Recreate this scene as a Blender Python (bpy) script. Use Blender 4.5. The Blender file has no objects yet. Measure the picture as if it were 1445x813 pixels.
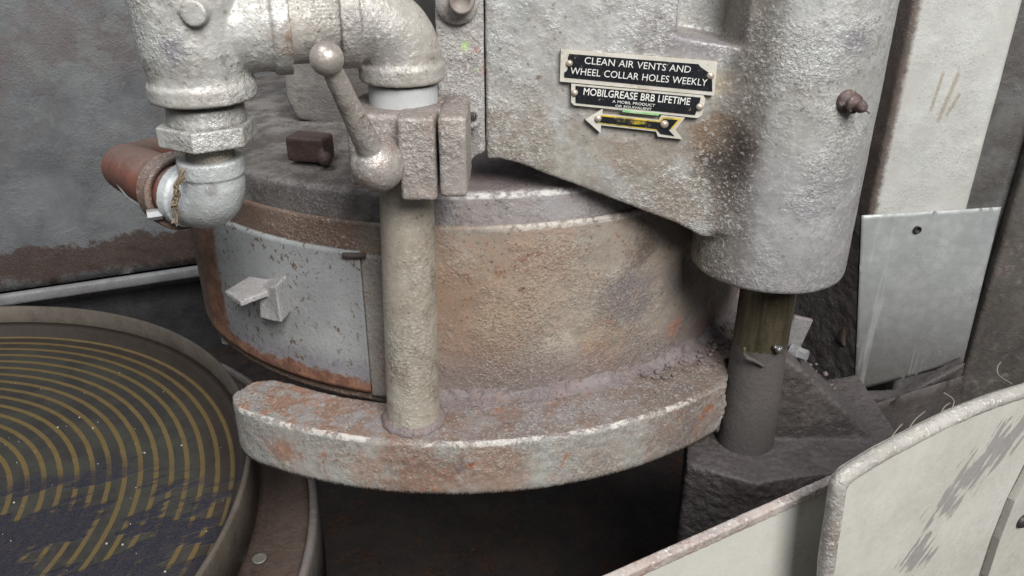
import bpy, bmesh, math, random
from mathutils import Vector, Matrix, noise as mnoise
random.seed(7)
PI = math.pi
SC = bpy.context.scene
ZO = 0.5                                   # height of the camera above the tray under the machine

# ------------------------------------------------------------------ camera
F, PITCH, ROLL, IW, IH = 1148.0, 0.4607, 0.0033, 1445.0, 813.0
cam_d = bpy.data.cameras.new("camera")
cam = bpy.data.objects.new("camera", cam_d)
SC.collection.objects.link(cam)
cam_d.sensor_width = 36.0
cam_d.lens = 36.0 * F / IW
cam_d.clip_start, cam_d.clip_end = 0.01, 50
cam.matrix_world = (Matrix.Translation((0, 0, ZO)) @ Matrix.Rotation(PI / 2 - PITCH, 4, 'X') @ Matrix.Rotation(ROLL, 4, 'Z'))
SC.camera = cam

# ------------------------------------------------------------------ world and lamps (a workshop lit by a wide opening behind the viewer)
w = bpy.data.worlds.new("World"); SC.world = w; w.use_nodes = True
w.node_tree.nodes["Background"].inputs[0].default_value = (0.62, 0.68, 0.76, 1)
w.node_tree.nodes["Background"].inputs[1].default_value = 0.14

def area(name, loc, aim, sx, sy, watts, col):
    d = bpy.data.lights.new(name, 'AREA'); d.shape = 'RECTANGLE'; d.size, d.size_y = sx, sy
    d.energy = watts; d.color = col
    o = bpy.data.objects.new(name, d); SC.collection.objects.link(o)
    o.location = Vector(loc) + Vector((0, 0, ZO))
    o.rotation_euler = (Vector(aim) - Vector(loc)).to_track_quat('-Z', 'Y').to_euler()
    return o
area("doorway_light", (0.50, -0.80, 0.95), (0.02, 0.42, -0.18), 0.80, 0.70, 45, (1.0, 0.985, 0.955))
area("fill_light", (-0.45, -0.10, 1.30), (-0.05, 0.42, -0.18), 0.8, 0.8, 15, (0.93, 0.97, 1.0))  # soft fill added from the upper left, not a source in the shop
SC.view_settings.view_transform = 'Standard'
SC.view_settings.look = 'None'
SC.view_settings.exposure = 0.0
SC.view_settings.gamma = 1.0

# ------------------------------------------------------------------ helpers: picture ray -> point at a depth / height (camera at the origin, metres)
def ray(px, py):
    u = (px - IW / 2) / F; v = -(py - IH / 2) / F
    c, s = math.cos(ROLL), math.sin(ROLL)
    u, v = c * u - s * v, s * u + c * v
    cp, sp = math.cos(PITCH), math.sin(PITCH)
    return Vector((u, cp + v * sp, -sp + v * cp))
def PY(px, py, y): d = ray(px, py); return d * (y / d.y)
def PZ(px, py, z): d = ray(px, py); return d * (z / d.z)

BASE = {}
def thing(name, label, cat, loc, group=None):
    o = bpy.data.objects.new(name, None); SC.collection.objects.link(o)
    o.empty_display_size = 0.01
    o.location = Vector(loc) + Vector((0, 0, ZO)); BASE[o.name] = Vector(loc)
    o["label"] = label; o["category"] = cat
    if group: o["group"] = group
    return o
def base_of(o):
    while o.parent: o = o.parent
    return BASE.get(o.name, Vector((0, 0, 0)))

DK = 0.30
_tex = {}
def tex(scale):
    if scale not in _tex:
        t = bpy.data.textures.new("lump", 'CLOUDS'); t.noise_scale = scale; t.noise_depth = 3; _tex[scale] = t
    return _tex[scale]

def obj(name, bm, mat, parent=None, remesh=None, smooth=0, disp=(), subdiv=0, shade=True, loc=None):
    """Link a bmesh as ONE mesh object; optional union/fillet by voxel remesh, smoothing and lumpy displacement, all baked."""
    me = bpy.data.meshes.new(name)
    b = base_of(parent) if parent else (Vector(loc) if loc is not None else Vector((0, 0, 0)))
    bmesh.ops.translate(bm, verts=bm.verts, vec=-b)
    bmesh.ops.recalc_face_normals(bm, faces=bm.faces)
    bm.to_mesh(me); bm.free()
    o = bpy.data.objects.new(name, me); SC.collection.objects.link(o)
    if remesh:
        m = o.modifiers.new("r", 'REMESH'); m.mode = 'VOXEL'; m.voxel_size = remesh
    if subdiv:
        m = o.modifiers.new("s", 'SUBSURF'); m.subdivision_type = 'SIMPLE'; m.levels = m.render_levels = subdiv
    if smooth:
        m = o.modifiers.new("sm", 'SMOOTH'); m.factor = 0.5; m.iterations = smooth
    for st, sc in disp:
        m = o.modifiers.new("d", 'DISPLACE'); m.texture = tex(sc); m.strength = st * DK; m.mid_level = 0.5; m.texture_coords = 'LOCAL'
    if o.modifiers:
        dg = bpy.context.evaluated_depsgraph_get()
        me2 = bpy.data.meshes.new_from_object(o.evaluated_get(dg))
        o.modifiers.clear(); o.data = me2; me2.name = name
    if mat:
        o.data.materials.clear(); o.data.materials.append(mat)
    if shade:
        for p in o.data.polygons: p.use_smooth = True
    if parent: o.parent = parent
    else: o.location = b + Vector((0, 0, ZO))
    return o
def tag(o, label=None, cat=None, group=None, kind=None):
    for k, v in (("label", label), ("category", cat), ("group", group), ("kind", kind)):
        if v: o[k] = v
    return o

def B(): return bmesh.new()
def add_box(bm, c, s, rot=None, bev=0.0, seg=2):
    r = bmesh.ops.create_cube(bm, size=1.0)
    vs = r["verts"]
    bmesh.ops.scale(bm, vec=s, verts=vs)
    if bev:
        es = list({e for v in vs for e in v.link_edges})
        rr = bmesh.ops.bevel(bm, geom=es, offset=bev, segments=seg, affect='EDGES', profile=0.5)
        vs = list({v for f in rr["faces"] for v in f.verts} | {v for v in vs if v.is_valid})
    m = Matrix.Translation(c) @ (rot if rot else Matrix.Identity(4))
    bmesh.ops.transform(bm, matrix=m, verts=vs)
    return vs
def box2(bm, a, b, bev=0.0, rot=None):
    a, b = Vector(a), Vector(b)
    return add_box(bm, (a + b) / 2, (abs(b.x - a.x), abs(b.y - a.y), abs(b.z - a.z)), rot, bev)
def add_loft(bm, A, Bp):
    """closed solid between two polygons with equal vertex counts"""
    va = [bm.verts.new(p) for p in A]; vb = [bm.verts.new(p) for p in Bp]
    n = len(va)
    for i in range(n):
        j = (i + 1) % n
        bm.faces.new((va[i], va[j], vb[j], vb[i]))
    fs = [bm.faces.new(va[::-1]), bm.faces.new(vb)]
    bm.normal_update()
    bmesh.ops.triangulate(bm, faces=fs, quad_method='BEAUTY', ngon_method='EAR_CLIP')
    return va + vb
def add_lathe(bm, prof, c, n=96, a0=0.0, a1=360.0, axis=None, closed=False, fn=None):
    """prof: (r, z) list; revolve about the vertical through c (or about axis). closed: the profile is a loop (makes a solid arc)."""
    full = abs(a1 - a0) >= 359.99
    rows = []
    steps = n if full else n + 1
    rotm = Vector((0, 0, 1)).rotation_difference(Vector(axis)).to_matrix() if axis is not None else Matrix.Identity(3)
    for i in range(steps):
        a = math.radians(a0 + (a1 - a0) * i / n)
        row = []
        for k, (r, z) in enumerate(prof):
            if fn: r, z = fn(r, z, a, k)
            row.append(bm.verts.new(Vector(c) + rotm @ Vector((r * math.cos(a), r * math.sin(a), z))))
        rows.append(row)
    m = len(prof)
    for i in range(n if full else n):
        A, C = rows[i], rows[(i + 1) % steps]
        for k in range(m if closed else m - 1):
            k2 = (k + 1) % m
            bm.faces.new((A[k], C[k], C[k2], A[k2]))
    if closed and not full:
        bm.faces.new(rows[0]); bm.faces.new(rows[-1][::-1])
    if not closed:
        for k in (0, m - 1):
            if prof[k][0] > 1e-6 and full:
                try: bm.faces.new([r[k] for r in rows])
                except ValueError: pass
    return rows
def cyl(bm, p0, p1, r0, r1=None, n=32):
    p0, p1 = Vector(p0), Vector(p1); d = p1 - p0
    add_lathe(bm, [(r0, 0), (r0 if r1 is None else r1, d.length)], p0, n, axis=d.normalized())
def densify(prof, step):
    out = []
    for (r0, z0), (r1, z1) in zip(prof[:-1], prof[1:]):
        k = max(1, int(math.hypot(r1 - r0, z1 - z0) / step))
        for i in range(k): out.append((r0 + (r1 - r0) * i / k, z0 + (z1 - z0) * i / k))
    out.append(prof[-1]); return out
def add_tube(bm, pts, rad, n=16, sub=6):
    P = [Vector(p) for p in pts]
    R = rad if isinstance(rad, (list, tuple)) else [rad] * len(P)
    q, rr = [], []
    for i in range(len(P) - 1):
        p0, p1, p2, p3 = P[max(i - 1, 0)], P[i], P[i + 1], P[min(i + 2, len(P) - 1)]
        for k in range(sub):
            t = k / sub
            q.append(0.5 * ((2 * p1) + (p2 - p0) * t + (2 * p0 - 5 * p1 + 4 * p2 - p3) * t * t + (3 * p1 - p0 - 3 * p2 + p3) * t ** 3))
            rr.append(R[i] + (R[i + 1] - R[i]) * t)
    q.append(P[-1]); rr.append(R[-1])
    ref = None; rows = []
    for i, p in enumerate(q):
        d = (q[min(i + 1, len(q) - 1)] - q[max(i - 1, 0)]).normalized()
        if ref is None: ref = d.orthogonal().normalized()
        ref = (ref - d * ref.dot(d)).normalized(); b2 = d.cross(ref)
        rows.append([bm.verts.new(p + (ref * math.cos(2 * PI * k / n) + b2 * math.sin(2 * PI * k / n)) * rr[i]) for k in range(n)])
    for a, b in zip(rows[:-1], rows[1:]):
        for k in range(n):
            bm.faces.new((a[k], a[(k + 1) % n], b[(k + 1) % n], b[k]))
    bm.faces.new(rows[0][::-1]); bm.faces.new(rows[-1])
def ball(bm, c, r, n=24):
    bmesh.ops.create_uvsphere(bm, u_segments=n, v_segments=n // 2 + 2, radius=r, matrix=Matrix.Translation(c))
def hexprism(bm, p0, p1, r, turn=0.0):
    p0, p1 = Vector(p0), Vector(p1); d = p1 - p0
    rm = Vector((0, 0, 1)).rotation_difference(d.normalized()).to_matrix()
    A = [p0 + rm @ Vector((r * math.cos(turn + k * PI / 3), r * math.sin(turn + k * PI / 3), 0)) for k in range(6)]
    vs = add_loft(bm, A, [a + d for a in A])
    return vs

# ------------------------------------------------------------------ procedural materials
class Mat:
    """small node builder; every texture is laid out in metres in the place (world position)"""
    def __init__(s, name):
        s.m = bpy.data.materials.new(name); s.m.use_nodes = True
        s.t = s.m.node_tree; s.n = s.t.nodes; s.l = s.t.links
        s.bsdf = s.n["Principled BSDF"]
        g = s.n.new("ShaderNodeNewGeometry")
        s.pos = s.vec('SUBTRACT', g.outputs["Position"], (0, 0, ZO))
        s.nz = s.sep(g.outputs["Normal"]).outputs[2]
        sp = s.sep(s.pos); s.x, s.y, s.z = sp.outputs[0], sp.outputs[1], sp.outputs[2]
        s.seed = 0
    def put(s, sock, v):
        if isinstance(v, bpy.types.NodeSocket): s.l.new(v, sock)
        elif isinstance(v, (tuple, list)) and len(v) == 3 and sock.type == 'RGBA': sock.default_value = (*v, 1)
        else: sock.default_value = v
    def vec(s, op, a, b):
        n = s.n.new("ShaderNodeVectorMath"); n.operation = op; s.put(n.inputs[0], a); s.put(n.inputs[1], b)
        return n.outputs["Value"] if op in ('LENGTH', 'DISTANCE', 'DOT_PRODUCT') else n.outputs[0]
    def sep(s, v):
        n = s.n.new("ShaderNodeSeparateXYZ"); s.l.new(v, n.inputs[0]); return n
    def math(s, op, a, b=0.0, clamp=False):
        n = s.n.new("ShaderNodeMath"); n.operation = op; n.use_clamp = clamp
        s.put(n.inputs[0], a); s.put(n.inputs[1], b); return n.outputs[0]
    def add(s, a, b): return s.math('ADD', a, b)
    def mul(s, a, b): return s.math('MULTIPLY', a, b)
    def noise(s, scale, detail=5, rough=0.6, dist=0.0, stretch=None, vor=False):
        s.seed += 1
        p = s.vec('ADD', s.pos, (s.seed * 3.17, s.seed * 1.91, s.seed * 2.33))
        if stretch: p = s.vec('MULTIPLY', p, stretch)
        n = s.n.new("ShaderNodeTexNoise"); s.l.new(p, n.inputs["Vector"])
        n.inputs["Scale"].default_value = scale; n.inputs["Detail"].default_value = detail
        n.inputs["Roughness"].default_value = rough; n.inputs["Distortion"].default_value = dist
        return n.outputs["Fac"]
    def cell(s, scale, feature='F1'):
        s.seed += 1
        p = s.vec('ADD', s.pos, (s.seed * 3.17, s.seed * 1.91, s.seed * 2.33))
        n = s.n.new("ShaderNodeTexVoronoi"); n.feature = feature; s.l.new(p, n.inputs["Vector"]); n.inputs["Scale"].default_value = scale
        return n.outputs["Distance"]
    def ss(s, v, lo, hi, a=0.0, b=1.0):
        n = s.n.new("ShaderNodeMapRange"); n.interpolation_type = 'SMOOTHSTEP'
        s.put(n.inputs[0], v); n.inputs[1].default_value = lo; n.inputs[2].default_value = hi
        n.inputs[3].default_value = a; n.inputs[4].default_value = b; return n.outputs[0]
    def mix(s, f, a, b, mode='MIX'):
        n = s.n.new("ShaderNodeMix"); n.data_type = 'RGBA'; n.blend_type = mode
        s.put(n.inputs[0], f); s.put(n.inputs[6], a); s.put(n.inputs[7], b); return n.outputs[2]
    def blob(s, c, r0, r1, wob=0.5, nz=None, squash=(1, 1, 1)):
        """stain of real extent round a point, its outline broken up by noise"""
        d = s.vec('SUBTRACT', s.pos, tuple(c)); d = s.vec('MULTIPLY', d, squash)
        d = s.vec('LENGTH', d, (0, 0, 0))
        n = nz if nz is not None else s.noise(90, 6, 0.65)
        d = s.math('SUBTRACT', d, s.mul(s.math('SUBTRACT', n, 0.5), wob * r1 * 7))
        return s.ss(d, r0, r1, 1.0, 0.0)
    def done(s, col, rough=0.7, metal=0.0, height=None, dist=0.001, strength=1.0, spec=0.35):
        s.put(s.bsdf.inputs["Base Color"], col); s.put(s.bsdf.inputs["Roughness"], rough); s.put(s.bsdf.inputs["Metallic"], metal)
        s.bsdf.inputs["Specular IOR Level"].default_value = spec
        if height is not None:
            b = s.n.new("ShaderNodeBump"); b.inputs["Strength"].default_value = strength; b.inputs["Distance"].default_value = dist * 1.05
            s.l.new(height, b.inputs["Height"]); s.l.new(b.outputs[0], s.bsdf.inputs["Normal"])
        return s.m

def worn(name, base, base2=None, dust=(0.20, 0.165, 0.16), dust_lo=0.52, dust_hi=0.62, up=0.8,
         rust=(0.20, 0.085, 0.045), rust_lo=0.62, rust_hi=0.68, chip=(0.62, 0.62, 0.60), chip_lo=0.66,
         dark=(0.06, 0.05, 0.05), dark_lo=0.63, blobs=(), rough=0.62, metal=0.0, relief=0.0010, spec=0.4, big=35, bands=None, contrast=1.0,
         grime=(0.215, 0.185, 0.16), grime_amt=0.55):
    """old machine paint in layers: tone drift, greasy film with runs, settled dust, rust with a brown halo, flaked chips, pits, crusty relief in patches"""
    rust_hi = max(rust_hi, rust_lo + 0.04); dust_hi = max(dust_hi, dust_lo + 0.04)
    m = Mat(name)
    n1 = m.noise(big, 6, 0.62); n2 = m.noise(110, 8, 0.7); n3 = m.noise(330, 6, 0.68); n4 = m.noise(760, 3, 0.62)
    n5 = m.noise(48, 9, 0.70, 0.8); nv = m.noise(70, 7, 0.68, 0.3, stretch=(1.0, 1.0, 0.30)); n6 = m.noise(26, 5, 0.6)
    patch = m.ss(n6, 0.40, 0.60)                              # where the surface is crusty rather than smooth
    col = m.mix(m.ss(n1, 0.36, 0.64), base, base2 or tuple(c * 0.78 for c in base))
    g = m.ss(m.add(m.mul(nv, 0.5), m.mul(n5, 0.5)), 0.40, 0.66)
    col = m.mix(m.mul(g, grime_amt * contrast), col, tuple((x + y * 0.35) / 1.2 for x, y in zip(grime, base)))
    dm = m.add(m.mul(m.ss(m.add(m.mul(n5, 0.55), m.mul(n2, 0.45)), dust_lo, dust_hi), m.add(m.mul(patch, 0.6), 0.4)), m.mul(m.ss(m.nz, 0.35, 0.8), up))
    dm = m.math('MINIMUM', dm, 1.0)
    dm = m.mul(dm, m.ss(n3, 0.34, 0.52, 0.45, 1.0))
    col = m.mix(dm, col, m.mix(n3, tuple(c * 0.72 for c in dust), tuple(c * 1.22 for c in dust)))
    for b in blobs:                       # (centre, r0, r1, colour, amount, squash)
        c, r0, r1, bc, am = b[:5]
        mk = m.blob(c, r0, r1, 0.5, m.add(m.mul(n5, 0.40), m.add(m.mul(n2, 0.30), m.mul(n3, 0.30))), b[5] if len(b) > 5 else (1, 1, 1))
        mk = m.mul(mk, m.ss(n3, 0.36, 0.50, 0.55, 1.0))
        col = m.mix(m.mul(mk, am), col, m.mix(n2, tuple(c_ * 0.7 for c_ in bc), tuple(c_ * 1.3 for c_ in bc)))
    rn = m.add(m.mul(m.noise(62, 10, 0.74, 0.4), 0.72), m.add(m.mul(nv, 0.13), m.mul(n3, 0.15)))
    col = m.mix(m.ss(rn, rust_lo - 0.13, rust_lo + 0.02, 0.0, 0.38 * min(1.0, contrast + 0.2)), col, tuple(0.35 * c + 0.65 * d for c, d in zip(base, (rust[0] * 1.25, rust[1] * 1.35, rust[2] * 1.4))))
    rm = m.ss(rn, rust_lo - 0.01, rust_lo + 0.02)
    col = m.mix(m.mul(rm, 0.9), col, m.mix(m.ss(n3, 0.36, 0.62), tuple(c * 0.55 for c in rust), tuple(c * 1.6 for c in rust)))
    if bands: col = bands(m, col, n1, n2, n3, n4)
    ck = m.mul(m.ss(m.add(m.mul(n3, 0.65), m.mul(n4, 0.35)), chip_lo - 0.035, chip_lo - 0.015), m.add(m.mul(patch, 0.7), 0.3))
    col = m.mix(m.mul(ck, 0.42), col, chip)
    pit = m.mul(m.ss(m.add(m.cell(380), m.mul(m.math('SUBTRACT', n3, 0.5), 1.3)), 0.16, 0.10), m.ss(m.add(m.mul(n5, 0.5), m.mul(n2, 0.5)), 0.44, 0.56))
    col = m.mix(m.mul(pit, 0.42 * min(1.0, contrast + 0.15)), col, dark)
    flake = m.ss(m.add(m.mul(n2, 0.7), m.mul(n3, 0.3)), dark_lo, dark_lo + 0.015)
    col = m.mix(m.mul(flake, 0.7), col, tuple(0.4 * c + 0.6 * d for c, d in zip(base, dark)))
    k = m.add(m.mul(patch, 0.75), 0.25)
    col = m.mix(m.mul(m.ss(n4, 0.36, 0.49, 0.34 * contrast, 0.0), k), col, tuple(c * 0.28 for c in base))
    col = m.mix(m.mul(m.ss(n4, 0.545, 0.63, 0.0, 0.30 * contrast), k), col, tuple(min(0.72, c * 1.6 + 0.03) for c in base))
    h = m.add(m.mul(m.add(m.mul(n3, 0.55), m.mul(n4, 0.50)), m.add(m.mul(patch, 1.0), 0.18)), m.add(m.mul(n2, 0.18), m.add(m.mul(pit, -0.12), m.mul(flake, -0.12))))
    h = m.add(h, m.add(m.mul(rm, 0.05), m.mul(ck, 0.10)))
    return m.done(col, m.ss(m.add(m.mul(n3, 0.5), m.mul(n5, 0.5)), 0.38, 0.60, rough - 0.24, rough + 0.14), metal, h, relief, 1.0, spec)

def plain(name, col, rough=0.5, metal=0.0, relief=0.0003, spec=0.4, var=0.5, dirt=(0.10, 0.08, 0.07), dirt_lo=0.55):
    m = Mat(name)
    n2 = m.noise(160, 6, 0.7); n3 = m.noise(700, 4, 0.6)
    c = m.mix(m.mul(m.ss(n2, dirt_lo - 0.05, dirt_lo + 0.12), var), col, dirt)
    c = m.mix(m.ss(n3, 0.55, 0.75, 0, 0.25), c, tuple(min(1, x * 1.6) for x in col))
    return m.done(c, m.ss(n2, 0.3, 0.7, rough - 0.1, rough + 0.15), metal, m.add(n2, m.mul(n3, 0.6)), relief, 1.0, spec)

BROWN = (0.105, 0.070, 0.055); PURP = (0.165, 0.145, 0.155); ORANGE = (0.42, 0.155, 0.07); RUST = (0.22, 0.10, 0.06)

DC = Vector((-0.026, 0.520, 0)); DR = 0.18; DT, DB = -0.1396, -0.2339      # wheel guard drum
RC = Vector((-0.030, 0.518, 0)); RR = 0.2154; RT, RB = -0.230, -0.2600      # ring shelf
def dpt(a, z, r=DR): return Vector((DC.x + r * math.cos(math.radians(a)), DC.y + r * math.sin(math.radians(a)), z))
def rpt(a, z, r=RR): return Vector((RC.x + r * math.cos(math.radians(a)), RC.y + r * math.sin(math.radians(a)), z))

# ================================================================== SETTING
def sheet(bm, P, nx, ny):
    """bilinear grid through four corners"""
    a, b, c, d = [Vector(p) for p in P]
    g = [[bm.verts.new(a.lerp(b, i / nx).lerp(d.lerp(c, i / nx), j / ny)) for i in range(nx + 1)] for j in range(ny + 1)]
    for j in range(ny):
        for i in range(nx): bm.faces.new((g[j][i], g[j][i + 1], g[j + 1][i + 1], g[j + 1][i]))

M_tray = worn("oily_tray", (0.050, 0.041, 0.038), (0.026, 0.025, 0.028), dust=(0.045, 0.030, 0.024), grime=(0.05, 0.033, 0.025), up=0.25, rust=(0.05, 0.028, 0.019), rust_lo=0.53, rust_hi=0.68, chip_lo=0.9, contrast=0.15, relief=0.0006, rough=0.5)
bm = B(); sheet(bm, [(-1.6, -0.6, -0.47), (1.6, -0.6, -0.47), (1.6, 1.6, -0.47), (-1.6, 1.6, -0.47)], 80, 60)
tag(obj("floor", bm, M_tray, disp=[(0.006, 0.08)]), kind="structure")

# back wall of the splash pan: upper sheet with a folded lip, lower sheet set further back
wd = Vector((0.1726, 0.0697, 0)).normalized(); wn = Vector((wd.y, -wd.x, 0))     # wn points to the viewer
w0 = Vector((-0.316, 0.7628, 0))
def wp(s, z, off=0.0): return w0 + wd * s + wn * off + Vector((0, 0, z))
def wall_bands(m, col, n1, n2, n3, n4):
    tilt = m.z
    nn = m.add(m.mul(m.noise(28, 6, 0.6), 0.045), m.mul(n2, 0.030))
    zz = m.math('SUBTRACT', tilt, nn)
    band = m.mul(m.ss(zz, -0.392, -0.378), m.ss(zz, -0.350, -0.344, 1.0, 0.0))
    col = m.mix(m.mul(band, 0.95), col, m.mix(n2, (0.030, 0.020, 0.017), (0.105, 0.070, 0.056)))
    pt = m.mul(m.ss(m.noise(16, 8, 0.68), 0.45, 0.58), m.ss(m.z, -0.24, -0.15))
    pt = m.mul(pt, m.ss(m.x, -0.36, -0.22, 1.0, 0.0))
    col = m.mix(m.mul(pt, 0.55), col, (0.125, 0.098, 0.092))
    pl = m.mul(m.ss(m.noise(30, 5, 0.55), 0.58, 0.61), m.ss(m.z, -0.26, -0.18))
    col = m.mix(m.mul(pl, 0.45), col, (0.17, 0.18, 0.172))
    return col
M_wall = worn("grey_wall_paint", (0.165, 0.175, 0.182), (0.105, 0.108, 0.116), dust=(0.125, 0.105, 0.105), dust_lo=0.56, dust_hi=0.66, up=0.2, rust_lo=0.70, rust_hi=0.76,
              chip_lo=0.78, dark_lo=0.68, relief=0.0009, rough=0.55, contrast=0.35, bands=wall_bands, big=14)
t = thing("back_panel", "grey painted steel back panel with a rusty folded lower lip", "panel", wp(-0.1, -0.35))
bm = B(); sheet(bm, [wp(-0.75, -0.35), wp(0.6, -0.35), wp(0.6, 0.45), wp(-0.75, 0.45)], 160, 90)
bmesh.ops.solidify(bm, geom=bm.faces[:], thickness=0.004)
obj("sheet", bm, M_wall, t, disp=[(0.007, 0.12)])
bm = B(); add_box(bm, (0, 0, 0), (1.2, 0.008, 0.012), bev=0.003)
bmesh.ops.transform(bm, matrix=Matrix.Translation(wp(-0.10, -0.356, 0.006)) @ Matrix.Rotation(math.atan2(wd.y, wd.x), 4, 'Z'), verts=bm.verts)
obj("folded_lip", bm, worn("lip_paint", (0.24, 0.25, 0.255), (0.18, 0.18, 0.185), up=0.2, rust_lo=0.64, relief=0.0006, contrast=0.3), t)
M_wall2 = worn("dark_grey_paint", (0.062, 0.063, 0.068), (0.040, 0.040, 0.045), dust=(0.05, 0.042, 0.04), up=0.2, rust=(0.07, 0.032, 0.022), rust_lo=0.60, rust_hi=0.64, chip_lo=0.8, contrast=0.2, relief=0.0010)
bm = B(); sheet(bm, [wp(-0.75, -0.62, -0.03), wp(0.6, -0.62, -0.03), wp(0.6, -0.34, -0.03), wp(-0.75, -0.34, -0.03)], 120, 30)
bmesh.ops.solidify(bm, geom=bm.faces[:], thickness=0.004)
tag(obj("lower_back_panel", bm, M_wall2, disp=[(0.006, 0.1)]), "dark grey lower panel recessed under the lip of the back panel", "panel")

# dark machine side far right and the closing wall behind the column
M_dark = worn("dark_machine_paint", (0.135, 0.135, 0.132), (0.085, 0.078, 0.074), dust=(0.09, 0.075, 0.066), up=0.5, rust_lo=0.68, chip_lo=0.8, contrast=0.25, relief=0.001)
t = thing("side_cabinet", "dark dusty machine side behind the galvanized sheet", "cabinet", (0.5, 0.72, -0.47))
bm = B(); box2(bm, (0.20, 0.70, -0.46), (0.80, 0.78, 0.45), 0.004); obj("back_face", bm, M_dark, t, disp=[(0.003, 0.05)])
bm = B(); box2(bm, (0.335, 0.600, -0.455), (0.80, 0.699, 0.30), 0.004); obj("stepped_cover", bm, M_dark, t)
bm = B(); box2(bm, (0.385, 0.588, -0.455), (0.80, 0.599, -0.06), 0.003); obj("access_door", bm, worn("door_dark", (0.10, 0.092, 0.084), (0.065, 0.058, 0.053), chip_lo=0.8, contrast=0.2), t)

# ================================================================== MAGNETIC CHUCK ON ITS TABLE
CC = Vector((-0.384, 0.331, 0)); CZ = -0.320
m = Mat("chuck_face")
d = m.vec('SUBTRACT', m.pos, tuple(CC)); d = m.vec('MULTIPLY', d, (1, 1, 0)); r = m.vec('LENGTH', d, (0, 0, 0))
n1 = m.noise(40, 6, 0.6); n2 = m.noise(160, 7, 0.7); n3 = m.noise(700, 5, 0.7)
rw = m.add(r, m.mul(m.math('SUBTRACT', n2, 0.5), 0.0012))
fr = m.math('FRACT', m.math('DIVIDE', m.add(rw, -0.2252), 0.00885))
line = m.mul(m.ss(fr, 0.62, 0.68), m.ss(fr, 0.94, 1.0, 1.0, 0.0))
line = m.mul(line, m.ss(r, 0.224, 0.2255, 1.0, 0.0))
col = m.mix(m.ss(n1, 0.35, 0.65), (0.040, 0.039, 0.032), (0.026, 0.024, 0.022))
rim_b = m.ss(m.add(r, m.mul(n1, 0.02)), 0.205, 0.232)
col = m.mix(m.mul(rim_b, 0.7), col, (0.034, 0.022, 0.017))
brass = m.mix(n2, (0.088, 0.060, 0.021), (0.155, 0.108, 0.042))
col = m.mix(m.mul(line, m.ss(n3, 0.30, 0.45, 0.55, 0.95)), col, brass)
# smears of dark blue grinding paste dragged across the inlays
smn = m.noise(13, 6, 0.62, 0.4, stretch=(1.0, 2.6, 1))
rot = m.n.new("ShaderNodeVectorRotate"); rot.rotation_type = 'Z_AXIS'; m.l.new(m.pos, rot.inputs["Vector"]); rot.inputs["Angle"].default_value = math.radians(-33)
ns = m.n.new("ShaderNodeTexNoise"); m.l.new(m.vec('MULTIPLY', m.vec('ADD', rot.outputs[0], (1.3, 4.1, 0)), (22, 62, 20)), ns.inputs["Vector"])
ns.inputs["Scale"].default_value = 1.0; ns.inputs["Detail"].default_value = 7; ns.inputs["Roughness"].default_value = 0.55
zone = m.blob(PZ(130, 755, CZ), 0.050, 0.085, 0.12, n1, (0.75, 1.15, 1))
sm = m.mul(m.ss(ns.outputs[0], 0.44, 0.50), zone)
col = m.mix(m.mul(sm, m.ss(n2, 0.34, 0.50, 0.55, 0.97)), col, m.mix(m.ss(n3, 0.35, 0.7), (0.009, 0.009, 0.018), (0.030, 0.029, 0.050)))
col = m.mix(m.mul(m.mul(zone, m.ss(n2, 0.45, 0.6)), 0.35), col, (0.05, 0.042, 0.036))
h = m.add(m.add(m.mul(n3, 0.2), m.mul(n2, 0.25)), m.add(m.mul(sm, m.mul(n3, 1.2)), m.mul(line, -0.15)))
M_face = m.done(col, m.ss(m.add(n2, m.mul(sm, 0.4)), 0.3, 0.8, 0.38, 0.75), 0.0, h, 0.0008, 1.0, 0.35)
t = thing("magnetic_chuck", "round brown magnetic chuck with thin brass rings and a raised rim", "chuck", (CC.x, CC.y, CZ))
bm = B(); add_lathe(bm, densify([(0.0005, CZ), (0.2262, CZ)], 0.006) + [(0.2272, CZ + 0.0075), (0.2340, CZ + 0.0080), (0.2340, CZ - 0.01), (0.0005, CZ - 0.01)], CC, 180)
obj("face", bm, M_face, t)
M_rim = worn("chuck_rim", (0.115, 0.098, 0.080), (0.080, 0.066, 0.054), dust=(0.09, 0.075, 0.06), up=0.2, rust_lo=0.70, chip=(0.3, 0.3, 0.29), chip_lo=0.72, contrast=0.25, relief=0.0005, rough=0.55)
bm = B(); add_lathe(bm, [(0.2345, CZ - 0.012), (0.2345, CZ + 0.0205), (0.2367, CZ + 0.0212), (0.2376, CZ + 0.019), (0.2378, CZ - 0.012)], CC, 200, closed=True)
obj("rim", bm, M_rim, t, disp=[(0.0012, 0.02)])
bm = B(); add_lathe(bm, [(0.0001, 0), (0.0036, 0), (0.0038, 0.0006), (0.0034, 0.0012), (0.0001, 0.0013)], PZ(189, 484, CZ) - Vector((0.0, 0.0, 0.0)), 24)
obj("plug", bm, M_rim, t)
t = thing("rotary_table", "brown rotary table flange around the chuck with a round steel plug", "table", (CC.x, CC.y, -0.47))
M_tab = worn("table_flange", (0.060, 0.042, 0.034), (0.040, 0.030, 0.026), dust=(0.075, 0.052, 0.042), up=0.5, rust=(0.08, 0.035, 0.022), rust_lo=0.6, chip_lo=0.8, contrast=0.35, relief=0.0008)
bm = B(); add_lathe(bm, densify([(0.20, -0.345), (0.2655, -0.345)], 0.004) + [(0.2655, -0.46), (0.20, -0.46)], CC, 200, closed=True)
obj("flange", bm, M_tab, t, disp=[(0.001, 0.015)])
bm = B(); add_lathe(bm, [(0.2660, -0.40), (0.2660, -0.343), (0.268, -0.3415), (0.2705, -0.3425), (0.2712, -0.346), (0.2712, -0.40)], CC, 200, closed=True)
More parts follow.
